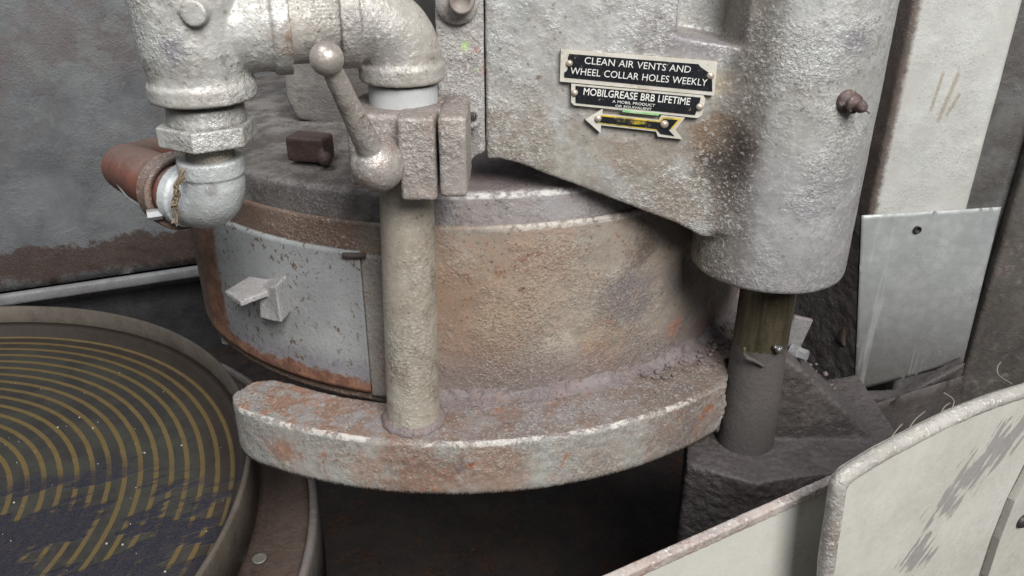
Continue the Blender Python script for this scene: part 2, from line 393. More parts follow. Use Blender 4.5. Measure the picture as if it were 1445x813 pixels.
obj("edge_band", bm, worn("table_edge", (0.15, 0.135, 0.125), (0.10, 0.09, 0.085), up=0.2, rust_lo=0.66, contrast=0.3, relief=0.0005), t)
pl = PZ(366, 790, -0.344)
bm = B(); add_lathe(bm, [(0.0001, 0), (0.0036, 0), (0.0042, 0.0008), (0.0041, 0.0016), (0.0030, 0.0013), (0.0001, 0.0014)], pl, 24)
obj("plug", bm, plain("plug_steel", (0.20, 0.19, 0.17), 0.45, 0.3), t)
bm = B(); mats = []
for k in range(45):
    p = PZ(random.uniform(0, 330), random.uniform(470, 812), CZ)
    if (p - Vector((CC.x, CC.y, CZ))).length > 0.23: continue
    s = random.choice((0.00025, 0.0003, 0.0004, 0.0007))
    bmesh.ops.create_icosphere(bm, subdivisions=1, radius=s, matrix=Matrix.Translation(p + Vector((0, 0, s * 0.5))))
tag(obj("metal_grit", bm, plain("grit", (0.36, 0.34, 0.28), 0.5, 0.0), shade=False), "pale grit specks scattered over the chuck face", "grit", kind="stuff")

# ================================================================== WHEEL GUARD DRUM
t = thing("wheel_guard", "round grey and rusty wheel guard drum with a small hinged door", "guard", (DC.x, DC.y, DB))
def drum_bands(m, col, n1, n2, n3, n4):
    nn = m.add(m.mul(n1, 0.6), m.mul(n2, 0.4))
    # brown hoop left of the post, heavy purple crust along the bottom, orange line at the lower right
    left = m.ss(m.x, -0.075, -0.060, 1.0, 0.0)
    col = m.mix(m.mul(left, 0.85), col, m.mix(n2, (0.085, 0.055, 0.042), (0.22, 0.135, 0.10)))
    zz = m.add(m.z, m.mul(m.math('SUBTRACT', nn, 0.5), 0.05))
    low = m.mul(m.ss(zz, -0.222, -0.198, 1.0, 0.0), m.ss(m.x, -0.06, -0.03))
    col = m.mix(m.mul(low, 0.8), col, m.mix(n3, (0.115, 0.085, 0.08), (0.23, 0.19, 0.185)))
    rimm = m.mul(m.mul(m.ss(m.z, -0.1418, -0.1404), m.ss(m.x, -0.02, 0.01)), m.ss(n3, 0.42, 0.52))
    col = m.mix(m.mul(rimm, 0.7), col, (0.48, 0.46, 0.43))  # rim highlight painted in as a broken pale line
    return col
bl = []
for a, z, r0, r1, c, am in ((-95, -0.168, 0.010, 0.040, (0.29, 0.185, 0.125), 0.7), (-88, -0.195, 0.010, 0.045, (0.24, 0.15, 0.105), 0.75), (-80, -0.165, 0.01, 0.035, (0.31, 0.215, 0.15), 0.6),
                            (-76, -0.150, 0.004, 0.022, (0.30, 0.20, 0.15), 0.5), (-84, -0.188, 0.004, 0.018, (0.36, 0.29, 0.21), 0.5), (-72, -0.185, 0.008, 0.03, (0.30, 0.25, 0.20), 0.5),
                            (-62, -0.185, 0.008, 0.022, (0.13, 0.12, 0.125), 0.75), (-52, -0.18, 0.005, 0.02, (0.10, 0.09, 0.095), 0.6), (-60, -0.16, 0.003, 0.012, (0.055, 0.035, 0.03), 0.7),
                            (-40, -0.222, 0.006, 0.022, (0.27, 0.125, 0.08), 0.85), (-51, -0.212, 0.002, 0.009, (0.55, 0.20, 0.09), 0.9), (-67, -0.212, 0.005, 0.018, (0.38, 0.22, 0.12), 0.7),
                            (-74, -0.205, 0.002, 0.014, (0.50, 0.46, 0.38), 0.5)):
    bl.append((dpt(a, z), r0, r1, c, am))
M_drum = worn("drum_paint", (0.31, 0.28, 0.24), (0.225, 0.19, 0.16), dust=(0.24, 0.195, 0.17), dust_lo=0.50, dust_hi=0.60, up=0.3, rust=(0.17, 0.088, 0.055), rust_lo=0.58, rust_hi=0.68,
              chip=(0.52, 0.49, 0.43), chip_lo=0.62, dark_lo=0.62, relief=0.0013, blobs=bl, bands=drum_bands)
bm = B()
prof = [(0.176, -0.236)] + densify([(0.1800, -0.2359), (0.1800, -0.1400)], 0.002) + [(0.1798, -0.1388), (0.1786, -0.1382), (0.1774, -0.1390), (0.176, -0.15)]
add_lathe(bm, prof, DC, 420, closed=True)
obj("shell", bm, M_drum, t, disp=[(0.0014, 0.012), (0.0007, 0.004)])
# cap inside the rim
def cap_bands(m, col, n1, n2, n3, n4):
    lw = m.ss(m.x, -0.075, -0.03, 1.0, 0.0)
    col = m.mix(m.mul(lw, 0.72), col, m.mix(m.ss(m.add(m.mul(n1, 0.6), m.mul(n2, 0.4)), 0.45, 0.6), (0.070, 0.060, 0.053), (0.23, 0.215, 0.19)))
    e = m.mul(m.ss(m.z, -0.1275, -0.1262), m.ss(m.z, -0.1250, -0.1240, 1.0, 0.0))
    e = m.mul(e, m.ss(m.add(m.mul(n2, 0.5), m.mul(n3, 0.5)), 0.42, 0.55))
    e = m.mul(e, m.ss(m.math('ABSOLUTE', m.add(m.x, -0.005)), 0.03, 0.075, 1.0, 0.15))
    return m.mix(m.mul(e, 0.85), col, (0.60, 0.58, 0.57))
M_cap = worn("cap_paint", (0.26, 0.245, 0.25), (0.20, 0.18, 0.18), dust=(0.165, 0.135, 0.13), up=0.9, rust=(0.22, 0.10, 0.07), rust_lo=0.66, relief=0.0013, chip_lo=0.68, bands=cap_bands)
bm = B()
prof = densify([(0.1768, -0.150), (0.1766, -0.139), (0.1752, -0.1270)], 0.002) + [(0.1744, -0.1255), (0.1728, -0.1246)] + densify([(0.170, -0.1241), (0.118, -0.1205), (0.06, -0.119)], 0.003)
add_lathe(bm, prof, DC, 420)
obj("cover_plate", bm, M_cap, t, disp=[(0.0018, 0.014), (0.0009, 0.004)])
# door on the left of the post
def door_bands(m, col, n1, n2, n3, n4):
    nn = m.add(m.mul(n1, 0.35), m.add(m.mul(n2, 0.4), m.mul(n3, 0.25)))
    zz = m.add(m.z, m.mul(m.math('SUBTRACT', nn, 0.5), 0.030))
    crust = m.ss(zz, -0.2175, -0.2085, 1.0, 0.0)
    col = m.mix(m.mul(crust, 0.8), col, m.mix(n3, (0.12, 0.11, 0.13), (0.32, 0.31, 0.34)))
    bare = m.ss(zz, -0.2232, -0.2205, 1.0, 0.0)
    bare = m.math('MAXIMUM', bare, m.ss(m.add(m.x, m.mul(nn, 0.02)), -0.1478, -0.1440, 1.0, 0.0))
    col = m.mix(m.mul(bare, 0.92), col, m.mix(m.ss(n2, 0.38, 0.62), (0.15, 0.062, 0.038), (0.30, 0.145, 0.085)))
    sp = m.mul(m.ss(m.noise(300, 5, 0.7, stretch=(1.3, 1, 0.8)), 0.575, 0.60), m.ss(m.noise(45, 5, 0.6), 0.40, 0.54))
    return m.mix(m.mul(sp, 0.9), col, (0.115, 0.07, 0.04))
M_door = worn("door_paint", (0.33, 0.342, 0.345), (0.275, 0.285, 0.288), dust=(0.26, 0.245, 0.235), dust_lo=0.60, dust_hi=0.72, up=0.3, rust=(0.14, 0.08, 0.045), rust_lo=0.665, rust_hi=0.69, chip_lo=0.75,
              dark_lo=0.74, relief=0.0004, contrast=0.22, bands=door_bands)
dr = bm = B()
add_lathe(bm, densify([(0.1806, -0.2295), (0.1826, -0.2295), (0.1826, -0.1525), (0.1806, -0.1520), (0.1806, -0.2295)], 0.002)[:-1], DC, 120, -143, -104.2, closed=True)
door = obj("door", bm, M_door, t, disp=[(0.0006, 0.010)])
bm = B()
add_lathe(bm, densify([(0.1804, -0.232), (0.1818, -0.232), (0.1818, -0.1535), (0.1804, -0.1535), (0.1804, -0.232)], 0.002)[:-1], DC, 30, -104.1, -97, closed=True)
obj("door_jamb", bm, worn("jamb_paint", (0.31, 0.30, 0.285), (0.24, 0.22, 0.20), rust_lo=0.57, rust_hi=0.66, relief=0.0009, up=0.2), t, disp=[(0.0008, 0.008)])
hp = dpt(-105, -0.1535, 0.1840)
bm = B(); add_tube(bm, [hp + Vector((-0.0045, 0.0006, 0)), hp, hp + Vector((0.006, -0.0002, 0))], [0.0013, 0.0015, 0.0014], 12)
obj("hinge_pin", bm, M_tab, door, disp=[(0.0004, 0.003)])
# door handle: flat tab welded on a block
a = math.radians(-129.5); er = Vector((math.cos(a), math.sin(a), 0)); et = Vector((-er.y, er.x, 0))
hm = Matrix(((et.x, er.x, 0, 0), (et.y, er.y, 0, 0), (0, 0, 1, 0), (0, 0, 0, 1)))
hc = dpt(-129.5, -0.180, 0.1826)
bm = B()
A = PY(316, 418, 0.340); Bq = PY(352, 431, 0.322)
tab = [PZ(317, 412, -0.176), PZ(340, 427, -0.176), PZ(388, 409, -0.176), PZ(382, 396, -0.176), PZ(352, 391, -0.176)]
add_loft(bm, [p + Vector((0, 0, 0.0008)) for p in tab], [p - Vector((0, 0, 0.0022)) for p in tab])
blk = [PY(364, 408, 0.353), PY(367, 449, 0.352), PY(397, 456, 0.346), PY(389, 404, 0.345)]
add_loft(bm, blk, [p + Vector((0.004, 0.022, 0.0)) for p in blk])
obj("handle", bm, worn("handle_paint", (0.40, 0.40, 0.41), (0.32, 0.31, 0.32), dust=(0.33, 0.30, 0.29), up=0.4, rust_lo=0.68, chip_lo=0.60, relief=0.0006), door, remesh=0.0006, smooth=3, disp=[(0.0007, 0.005)])
# end strip standing out at the left of the drum
bm = B()
s0, s1 = PY(287, 322, 0.448), PY(313, 486, 0.448)
sp0 = [s0, s0 + Vector((0.0042, -0.002, 0)), s1 + Vector((0.0052, -0.002, 0)), s1]
add_loft(bm, sp0, [p + Vector((0.012, 0.012, 0)) for p in sp0])
obj("end_strip", bm, worn("strip_paint", (0.32, 0.295, 0.27), (0.22, 0.18, 0.15), rust_lo=0.6, relief=0.0009), t, remesh=0.0006, smooth=2, disp=[(0.0009, 0.006)])
# square bolt block on the cap, with its round nut
bp = PZ(434, 226, -0.1195) + Vector((0, 0, 0.0032))
bm = B(); add_box(bm, bp + Vector((0, 0.008, 0.001)), (0.020, 0.013, 0.0125), Matrix.Rotation(math.radians(-14), 4, 'Z'), 0.0015)
ball(bm, bp + Vector((0.009, -0.003, -0.0015)), 0.0036, 16)
obj("clamp_block", bm, worn("block_rust", (0.095, 0.06, 0.052), (0.065, 0.042, 0.038), up=0.4, dust=(0.10, 0.07, 0.062), chip_lo=0.8, contrast=0.3, relief=0.0008), t, remesh=0.0008, smooth=2)

# crust of grinding dirt in the corner between drum and ring
M_crust = worn("grinding_crust", (0.165, 0.14, 0.145), (0.125, 0.095, 0.09), dust=(0.19, 0.165, 0.17), up=0.5, rust=(0.28, 0.11, 0.05), rust_lo=0.62, chip_lo=0.7, relief=0.0016, dark_lo=0.60)
bm = B()
def crust_fn(r, z, a, k):
    q = Vector((math.cos(a) * 0.18, math.sin(a) * 0.18, z)) * 1.0
    s = mnoise.noise(q * 60) * 0.0030 + mnoise.noise(q * 200) * 0.0018
    return (r + (s if k > 1 else 0.0), z + (s * 0.25 if 1 < k < 10 else 0))
add_lathe(bm, [(0.1765, -0.232), (0.1785, -0.2245), (0.1800, -0.2248), (0.1807, -0.2256), (0.1813, -0.2266), (0.1822, -0.2276), (0.1832, -0.2284), (0.1845, -0.2290), (0.1862, -0.2295), (0.1880, -0.2299), (0.190, -0.2303), (0.190, -0.232)], DC, 480, -96, -22, closed=True, fn=crust_fn)
tag(obj("caked_dirt", bm, M_crust, disp=[(0.003, 0.008), (0.0014, 0.003)]), "purple grey caked grinding dirt along the foot of the drum", "dirt", kind="stuff")

# ================================================================== RING SHELF
def ring_bands(m, col, n1, n2, n3, n4):
    d = m.vec('SUBTRACT', m.pos, tuple(RC)); d = m.vec('MULTIPLY', d, (1, 1, 0)); r = m.vec('LENGTH', d, (0, 0, 0))
    nn = m.add(m.mul(n2, 0.5), m.mul(n3, 0.5))
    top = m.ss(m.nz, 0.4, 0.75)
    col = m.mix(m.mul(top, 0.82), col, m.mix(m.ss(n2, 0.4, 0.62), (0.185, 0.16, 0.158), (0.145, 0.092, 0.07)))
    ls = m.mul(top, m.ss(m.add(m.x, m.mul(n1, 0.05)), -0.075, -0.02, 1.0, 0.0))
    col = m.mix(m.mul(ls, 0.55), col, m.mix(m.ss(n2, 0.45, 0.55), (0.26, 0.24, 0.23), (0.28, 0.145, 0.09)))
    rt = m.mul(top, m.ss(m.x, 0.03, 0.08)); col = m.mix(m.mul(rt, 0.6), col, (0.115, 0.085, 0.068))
    edge = m.mul(m.ss(r, 0.2132, 0.2142), m.ss(m.z, -0.2330, -0.2318))
    edge = m.mul(edge, m.ss(m.add(m.mul(n1, 0.35), m.mul(nn, 0.65)), 0.49, 0.525))
    edge = m.mul(edge, m.ss(m.x, 0.07, 0.11, 1.0, 0.25))
    col = m.mix(m.mul(edge, 0.8), col, (0.52, 0.50, 0.47))
    return col
rb = []
for a, z, r0, r1, c, am in ((-94, -0.249, 0.006, 0.030, (0.19, 0.10, 0.065), 0.85), (-84, -0.246, 0.006, 0.028, (0.24, 0.13, 0.085), 0.7), (-100, -0.25, 0.004, 0.016, (0.30, 0.20, 0.15), 0.6),
                            (-112, -0.247, 0.002, 0.010, (0.27, 0.125, 0.07), 0.8), (-88, -0.243, 0.001, 0.006, (0.10, 0.08, 0.085), 0.9), (-70, -0.252, 0.004, 0.020, (0.25, 0.21, 0.18), 0.6), (-55, -0.245, 0.01, 0.04, (0.15, 0.11, 0.095), 0.85)):
    rb.append((rpt(a, z), r0, r1, c, am))
for px, py, r0, r1 in ((655, 569, 0.002, 0.0055), (705, 579, 0.001, 0.004), (535, 560, 0.001, 0.005), (450, 562, 0.002, 0.008), (430, 545, 0.001, 0.006)):
    rb.append((PZ(px, py, RT), r0, r1, (0.62, 0.23, 0.10), 0.9))
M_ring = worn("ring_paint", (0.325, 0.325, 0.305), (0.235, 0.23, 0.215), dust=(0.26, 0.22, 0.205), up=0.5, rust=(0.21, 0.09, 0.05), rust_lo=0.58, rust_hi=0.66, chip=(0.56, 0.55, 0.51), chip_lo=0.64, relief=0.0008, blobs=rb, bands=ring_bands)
t = thing("shelf_ring", "thick curved cast shelf below the drum with chipped grey front edge", "ring", rpt(-90, RB, 0.2))
bm = B()
def ring_fn(r, z, a, k):
    q = Vector((math.cos(a) * 14, math.sin(a) * 14, k * 0.35))
    g = mnoise.noise(q * 3) * 0.0006 + mnoise.noise(q * 9) * 0.0004
    if z < RB + 0.0015: g += abs(mnoise.noise(q * 34)) * -0.0030
    # rounded nose at the left end
    e = math.degrees(a) + 122.0
    if e < 6: 
        f = math.sqrt(max(0.0, 1 - (1 - max(e, 0) / 6) ** 2)); r = 0.2005 + (r - 0.2005) * (0.35 + 0.65 * f)
    f2 = (math.degrees(a) + 50.0) / 6.0
    if f2 > 0: r = 0.1845 + (r - 0.1845) * (1 - 0.45 * min(1.0, f2) ** 1.5 + mnoise.noise(q * 2.2) * 0.10)
    return r + g * 0.6, z + g
prof = densify([(0.1845, RB), (0.2150, RB), (0.2154, RB + 0.002), (0.2154, RT - 0.0018), (0.2149, RT - 0.0006), (0.2140, RT), (0.1860, RT), (0.1845, RT - 0.0015), (0.1845, RB)], 0.0016)[:-1]
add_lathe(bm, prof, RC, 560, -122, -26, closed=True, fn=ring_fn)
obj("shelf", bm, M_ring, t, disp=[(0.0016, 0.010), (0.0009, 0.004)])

# ================================================================== UPRIGHT POST, CLAMP, LEVER
PC = Vector((-0.0432, 0.3195, 0))
pb = PZ(584, 590, RT)
m_post = worn("post_paint", (0.50, 0.46, 0.39), (0.41, 0.365, 0.30), dust=(0.25, 0.20, 0.155), dust_lo=0.48, dust_hi=0.62, up=0.2, rust=(0.20, 0.12, 0.065), rust_lo=0.64, rust_hi=0.70, chip=(0.56, 0.54, 0.49), chip_lo=0.61, dark_lo=0.62, relief=0.0008, metal=0.30, rough=0.5)
t = thing("upright_post", "round beige steel post standing on the shelf in front of the drum", "post", (pb.x, pb.y, RT))
top_p = PY(568, 100, pb.y)
bm = B()
ax = (top_p - Vector((pb.x, pb.y, RT - 0.001)))
add_lathe(bm, densify([(0.0001, -0.002), (0.0128, -0.002), (0.0124, 0.02), (0.0116, 0.10), (0.0112, ax.length * 0.70), (0.0112, ax.length), (0.0001, ax.length)], 0.002), Vector((pb.x, pb.y, RT - 0.001)), 96, axis=ax.normalized())
obj("shaft", bm, m_post, t, disp=[(0.0006, 0.006)])
bm = B(); add_lathe(bm, [(0.012, -0.0015), (0.0158, -0.001), (0.0152, 0.0012), (0.0138, 0.0026), (0.0125, 0.0030)], Vector((pb.x, pb.y, RT)), 90,
                    fn=lambda r, z, a, k: (r + (mnoise.noise(Vector((math.cos(a) * 3, math.sin(a) * 3, k))) * 0.0016 if k == 1 else 0), z))
obj("weld_bead", bm, M_crust, t, disp=[(0.0016, 0.003)])

def post_at(py):                            # axis point of the post at a picture height
    p0 = Vector((pb.x, pb.y, RT)); d = (top_p - p0)
    z = PY(580, py, pb.y).z
    return p0 + d * ((z - p0.z) / d.z)
M_clamp = worn("clamp_paint", (0.36, 0.335, 0.31), (0.28, 0.25, 0.235), dust=(0.20, 0.165, 0.155), dust_lo=0.52, dust_hi=0.62, up=0.85, rust=(0.22, 0.10, 0.06), rust_lo=0.61, rust_hi=0.68, chip=(0.60, 0.58, 0.54), chip_lo=0.59, relief=0.0012, metal=0.2)
t = thing("split_clamp", "dusty cast split clamp gripping the top of the post, with ball lever", "clamp", post_at(290))
yf = 0.2960
zt, zb = PY(600, 166, yf).z, PY(600, 284, yf).z
xl, xm0, xm1, xr = PY(561, 200, yf).x, PY(613.5, 200, yf).x, PY(617.8, 200, yf).x, PY(658, 200, yf).x
bm = B()
box2(bm, (xl, yf, zb), (xm0, 0.333, zt), 0.0014)
box2(bm, (xm1, yf + 0.001, zb + 0.001), (xr, 0.333, zt), 0.0016)
box2(bm, (xl + 0.002, 0.322, zb + 0.001), (xr - 0.002, 0.336, zt - 0.0005), 0.002)
x0 = PY(489, 200, 0.3035).x
box2(bm, (x0, 0.3035, zb + 0.003), (xl + 0.003, 0.335, zt - 0.0004), 0.0022)
cyl(bm, Vector((post_at(284).x, pb.y + 0.004, zb + 0.004)), Vector((post_at(150).x, pb.y + 0.004, zt - 0.0008)), 0.0195, n=48)
obj("clamp_body", bm, M_clamp, t, remesh=0.00055, smooth=2, disp=[(0.0012, 0.008), (0.0007, 0.003)])
bm = B()
b0, b1 = PY(533, 233, 0.290), PY(461, 83, 0.268)
ball(bm, b0, 0.0100, 40); ball(bm, b1, 0.0056, 32)
add_tube(bm, [b0, b0.lerp(b1, 0.3), b0.lerp(b1, 0.65), b1], [0.0052, 0.0047, 0.0038, 0.0033], 28)
cyl(bm, b0, b0 + Vector((0.001, 0.024, 0.001)), 0.0075, n=32)
M_lever = worn("lever_paint", (0.43, 0.41, 0.385), (0.33, 0.30, 0.27), dust=(0.21, 0.165, 0.15), dust_lo=0.51, dust_hi=0.58, up=0.6, rust=(0.17, 0.09, 0.07), rust_lo=0.57, rust_hi=0.62, chip=(0.62, 0.61, 0.57), chip_lo=0.60, relief=0.0007, rough=0.45, metal=0.35)
obj("ball_lever", bm, M_lever, t, remesh=0.0005, smooth=3, disp=[(0.0006, 0.006)])

# ================================================================== PIPEWORK
def pipe_m(name, base, base2, **k):
    d = dict(dust=(0.27, 0.235, 0.20), dust_lo=0.50, dust_hi=0.62, up=0.3, rust=(0.19, 0.10, 0.06), rust_lo=0.64, rust_hi=0.70, chip=(0.66, 0.66, 0.63), chip_lo=0.58, dark_lo=0.61, relief=0.0011, metal=0.32, rough=0.52)
    d.update(k); return worn(name, base, base2, **d)
M_tee = pipe_m("tee_paint", (0.56, 0.565, 0.54), (0.46, 0.455, 0.43), blobs=[(PY(430, 62, 0.295), 0.003, 0.012, (0.22, 0.12, 0.075), 0.8), (PY(245, 70, 0.28), 0.001, 0.007, (0.24, 0.23, 0.27), 0.7)])
M_elb = pipe_m("elbow_paint", (0.50, 0.48, 0.445), (0.41, 0.385, 0.35), blobs=[(PY(540, 60, 0.30), 0.004, 0.020, (0.23, 0.22, 0.24), 0.5)])
t = thing("coolant_pipe", "old grey painted pipe run of tee, elbow and reducing fittings", "pipe", post_at(150))
ec = post_at(120)                             # elbow collar foot on the post axis
ya = pb.y + 0.006
ze = PY(560, 125, ec.y - 0.0168).z                     # collar lower edge
hz = PY(430, 34, 0.31).z                      # axis height of the horizontal run
r1 = 0.0142
tx, ty = PY(282, 100, 0.300).x, 0.300
hor0, hor1 = Vector((ec.x, ec.y, hz)), Vector((tx, ty, hz))
hd = (hor1 - hor0).normalized()
# elbow: collar down, bend, collar sideways
bm = B()
add_lathe(bm, [(0.0162, 0.0), (0.0168, 0.0008), (0.0168, 0.0058), (0.0160, 0.0070)], (ec.x, ec.y, ze), 64)
bend = [Vector((ec.x, ec.y, ze + 0.003)), Vector((ec.x, ec.y, ze + 0.012))]
c0 = Vector((ec.x, ec.y, hz)) + hd * 0.016 - Vector((0, 0, 0.016))
for k in range(0, 7):
    a = PI / 2 * k / 6
    bend.append(c0 - hd * 0.016 * math.cos(a) + Vector((0, 0, 0.016 * math.sin(a))))
bend.append(hor0 + hd * 0.022)
add_tube(bm, bend, 0.0156, 48, 4)
cyl(bm, hor0 + hd * 0.0165, hor0 + hd * 0.0235, 0.0170, n=64)
obj("elbow", bm, M_elb, t, remesh=0.0006, smooth=4, disp=[(0.0012, 0.007), (0.0005, 0.003)])
bm = B(); cyl(bm, hor0 + hd * 0.02, hor1 - hd * 0.016, 0.0143, n=64)
bmesh.ops.subdivide_edges(bm, edges=bm.edges[:], cuts=3)
obj("straight_pipe", bm, M_elb, t, disp=[(0.0008, 0.005)])
# nipple between elbow and clamp, cleaner paint
bm = B(); pa, pb2 = post_at(172), post_at(116)
add_lathe(bm, densify([(0.0119, 0), (0.0136, 0.0003), (0.0136, (pb2 - pa).length), (0.0119, (pb2 - pa).length)], 0.0015), pa, 64, axis=(pb2 - pa).normalized())
obj("nipple", bm, worn("nipple_paint", (0.46, 0.48, 0.49), (0.42, 0.43, 0.44), up=0.1, dust_lo=0.64, dust_hi=0.75, rust=(0.33, 0.21, 0.11), rust_lo=0.67, chip_lo=0.72, relief=0.0004, contrast=0.4), t)
# tee
zc0, zc1 = PY(282, 152, ty - 0.015).z, PY(282, 128, ty - 0.015).z
bm = B()
add_lathe(bm, [(0.0185, zc0), (0.0192, zc0 + 0.0006), (0.0192, zc1), (0.0180, zc1 + 0.001)], (tx, ty, 0), 72)
add_lathe(bm, [(0.0180, zc0 + 0.002), (0.0182, zc1 + 0.004), (0.0195, hz - 0.008), (0.0206, hz + 0.02), (0.0206, hz + 0.06)], (tx, ty, 0), 72)
add_lathe(bm, [(0.0225, hz + 0.045), (0.0232, hz + 0.046), (0.0232, hz + 0.062), (0.0225, hz + 0.063)], (tx, ty, 0), 72)
cyl(bm, (tx, ty, hz), hor1 - hd * 0.028, 0.0165, n=64)
cyl(bm, hor1 - hd * 0.0268, hor1 - hd * 0.0330, 0.0180, n=64)
mk = PY(272, 19, ty - 0.021)
cyl(bm, mk + Vector((0, 0.006, 0)), mk + Vector((0, -0.0002, 0.0)), 0.0044, n=32)
obj("tee", bm, M_tee, t, remesh=0.0007, smooth=5, disp=[(0.0014, 0.008), (0.0008, 0.003)])
def ring_z(py, y=ty): return PY(290, py, y).z
bm = B(); add_lathe(bm, densify([(0.001, ring_z(174)), (0.0142, ring_z(172)), (0.0140, ring_z(146)), (0.001, ring_z(146))], 0.0015), (tx - 0.0002, ty, 0), 72)
obj("bushing", bm, M_tee, t, disp=[(0.0009, 0.004)])
bm = B(); hexprism(bm, (tx - 0.0006, ty, ring_z(199)), (tx - 0.0006, ty, ring_z(171)), 0.0182, 0.55)
obj("hex_nut", bm, M_tee, t, remesh=0.0005, smooth=3, disp=[(0.0007, 0.004)])
bm = B(); add_lathe(bm, densify([(0.001, ring_z(226)), (0.0090, ring_z(226)), (0.0090, ring_z(194)), (0.001, ring_z(194))], 0.0015), (tx - 0.0012, ty, 0), 48)
obj("reducer", bm, pipe_m("nipple2", (0.42, 0.39, 0.33), (0.33, 0.28, 0.21)), t, disp=[(0.0005, 0.004)])
ex = tx - 0.0016
hdir = Vector((-0.86, 0.50, 0.03)).normalized()                            # the hose leaves to the left and away
zcol0, zcol1 = ring_z(246), ring_z(221)
bm = B()
add_lathe(bm, [(0.0110, zcol0), (0.0124, zcol0 + 0.0006), (0.0124, zcol1 - 0.0006), (0.0116, zcol1)], (ex, ty, 0), 64)
zl = ring_z(283)
zl += 0.0085
path = [Vector((ex, ty, zcol0 + 0.003)), Vector((ex, ty, zcol0 - 0.002))]
path += [Vector((ex, ty, zl)) + hdir * (0.010 * (1 - math.cos(a))) - Vector((0, 0, 0.010 * math.sin(a))) for a in (0.0, 0.4, 0.8, 1.2, 1.57)]
path += [path[-1] + hdir * 0.010]
add_tube(bm, path, 0.0117, 48, 5)
cyl(bm, path[-1] - hdir * 0.005, path[-1], 0.0128, n=48)
M_elb2 = worn("small_elbow_paint", (0.52, 0.545, 0.55), (0.46, 0.48, 0.48), up=0.1, dust_lo=0.66, dust_hi=0.78, rust=(0.30, 0.27, 0.24), rust_lo=0.70, rust_hi=0.715, chip=(0.68, 0.69, 0.69), chip_lo=0.60, dark_lo=0.70, relief=0.0006, contrast=0.35, metal=0.2, rough=0.45,
              blobs=[(PY(298, 270, 0.288), 0.0018, 0.0036, (0.30, 0.295, 0.29), 0.85), (PY(303, 306, 0.290), 0.0006, 0.0022, (0.24, 0.24, 0.245), 0.85)])
obj("small_elbow", bm, M_elb2, t, remesh=0.0005, smooth=4, disp=[(0.0008, 0.006)])
he = path[-1]
# hose, its clamp, wire and frayed string
M_hose = worn("red_rubber", (0.235, 0.085, 0.055), (0.16, 0.062, 0.045), dust=(0.17, 0.135, 0.12), dust_lo=0.55, dust_hi=0.70, up=0.7, rust_lo=0.75, rust_hi=0.85, chip_lo=0.85, dark=(0.05, 0.03, 0.025), dark_lo=0.68, relief=0.0006, contrast=0.2, rough=0.6)
h0 = he - hdir * 0.004
p1, p2, p3 = PY(212, 251, 0.335), PY(183, 238, 0.375), PY(198, 226, 0.425)
bm = B(); add_tube(bm, [h0, h0.lerp(p1, 0.6), p1, p2, PY(183, 235, 0.400), PY(203, 229, 0.432), PY(240, 224, 0.46), PY(300, 222, 0.48), PY(360, 225, 0.50)],
                   [0.0123, 0.0121, 0.0117, 0.0116, 0.0116, 0.0120, 0.0132, 0.0132, 0.0132], 48, 8)
tag(obj("rubber_hose", bm, M_hose, loc=h0, disp=[(0.0012, 0.012)]), "dull red rubber hose bending away from the small elbow", "hose")
cd = (p1 - h0).normalized(); cp_ = h0 + cd * 0.010
t2 = thing("hose_clamp", "dirty worm drive clamp band around the red hose with a shiny screw head", "hose clamp", cp_)
bm = B()
add_lathe(bm, [(0.0128, -0.0045), (0.0150, -0.0050), (0.0156, -0.0035), (0.0140, -0.0020), (0.0140, 0.0020), (0.0156, 0.0035), (0.0150, 0.0050), (0.0128, 0.0045)], cp_, 64, axis=cd, closed=True)
obj("band", bm, worn("band_steel", (0.24, 0.195, 0.165), (0.12, 0.085, 0.07), up=0.4, rust_lo=0.56, chip=(0.5, 0.48, 0.44), chip_lo=0.60, relief=0.0011), t2, disp=[(0.0010, 0.004)])
sc_ = PY(211, 303, 0.300)
bm = B(); hexprism(bm, sc_ + Vector((-0.0005, -0.001, 0)), sc_ + Vector((0.0045, 0.0012, 0)), 0.0022)
M_chrome = plain("bright_steel", (0.24, 0.24, 0.25), 0.5, 0.2, 0.0001, var=0.3)
obj("screw_head", bm, M_chrome, t2, shade=False)
bm = B(); cyl(bm, sc_ + Vector((0.0045, 0.0012, 0)), sc_ + Vector((0.0095, 0.004, 0.001)), 0.0026, n=16)
obj("screw_housing", bm, plain("housing", (0.05, 0.042, 0.036), 0.4, 0.4), t2)
bm = B(); add_tube(bm, [PY(158, 254, 0.350), PY(164, 258, 0.342), PY(172, 269, 0.332), PY(182, 280, 0.325), PY(196, 290, 0.315), PY(210, 296, 0.306), PY(226, 301, 0.300)], 0.00042, 8, 5)
tag(obj("wire_loop", bm, M_chrome), "thin bright bent wire hanging under the red hose", "wire")
M_string = plain("frayed_string", (0.23, 0.18, 0.125), 0.9, 0, 0.0002, dirt=(0.07, 0.048, 0.03), dirt_lo=0.48)
bm = B()
for k in range(13):
    q = [PY(258 + random.uniform(-4, 5), 236 + k * 2, 0.285)]
    for j in range(5): q.append(PY(251 - j * 1.5 + random.uniform(-5, 5), 258 + j * (15 if k < 4 else 9) + random.uniform(-4, 4), 0.2840 + random.uniform(0, 0.003)))
    add_tube(bm, q, 0.00032, 6, 4)
obj_s = obj("frayed_string", bm, M_string); tag(obj_s, "frayed brown string tied between the clamp band and the small elbow", "string")

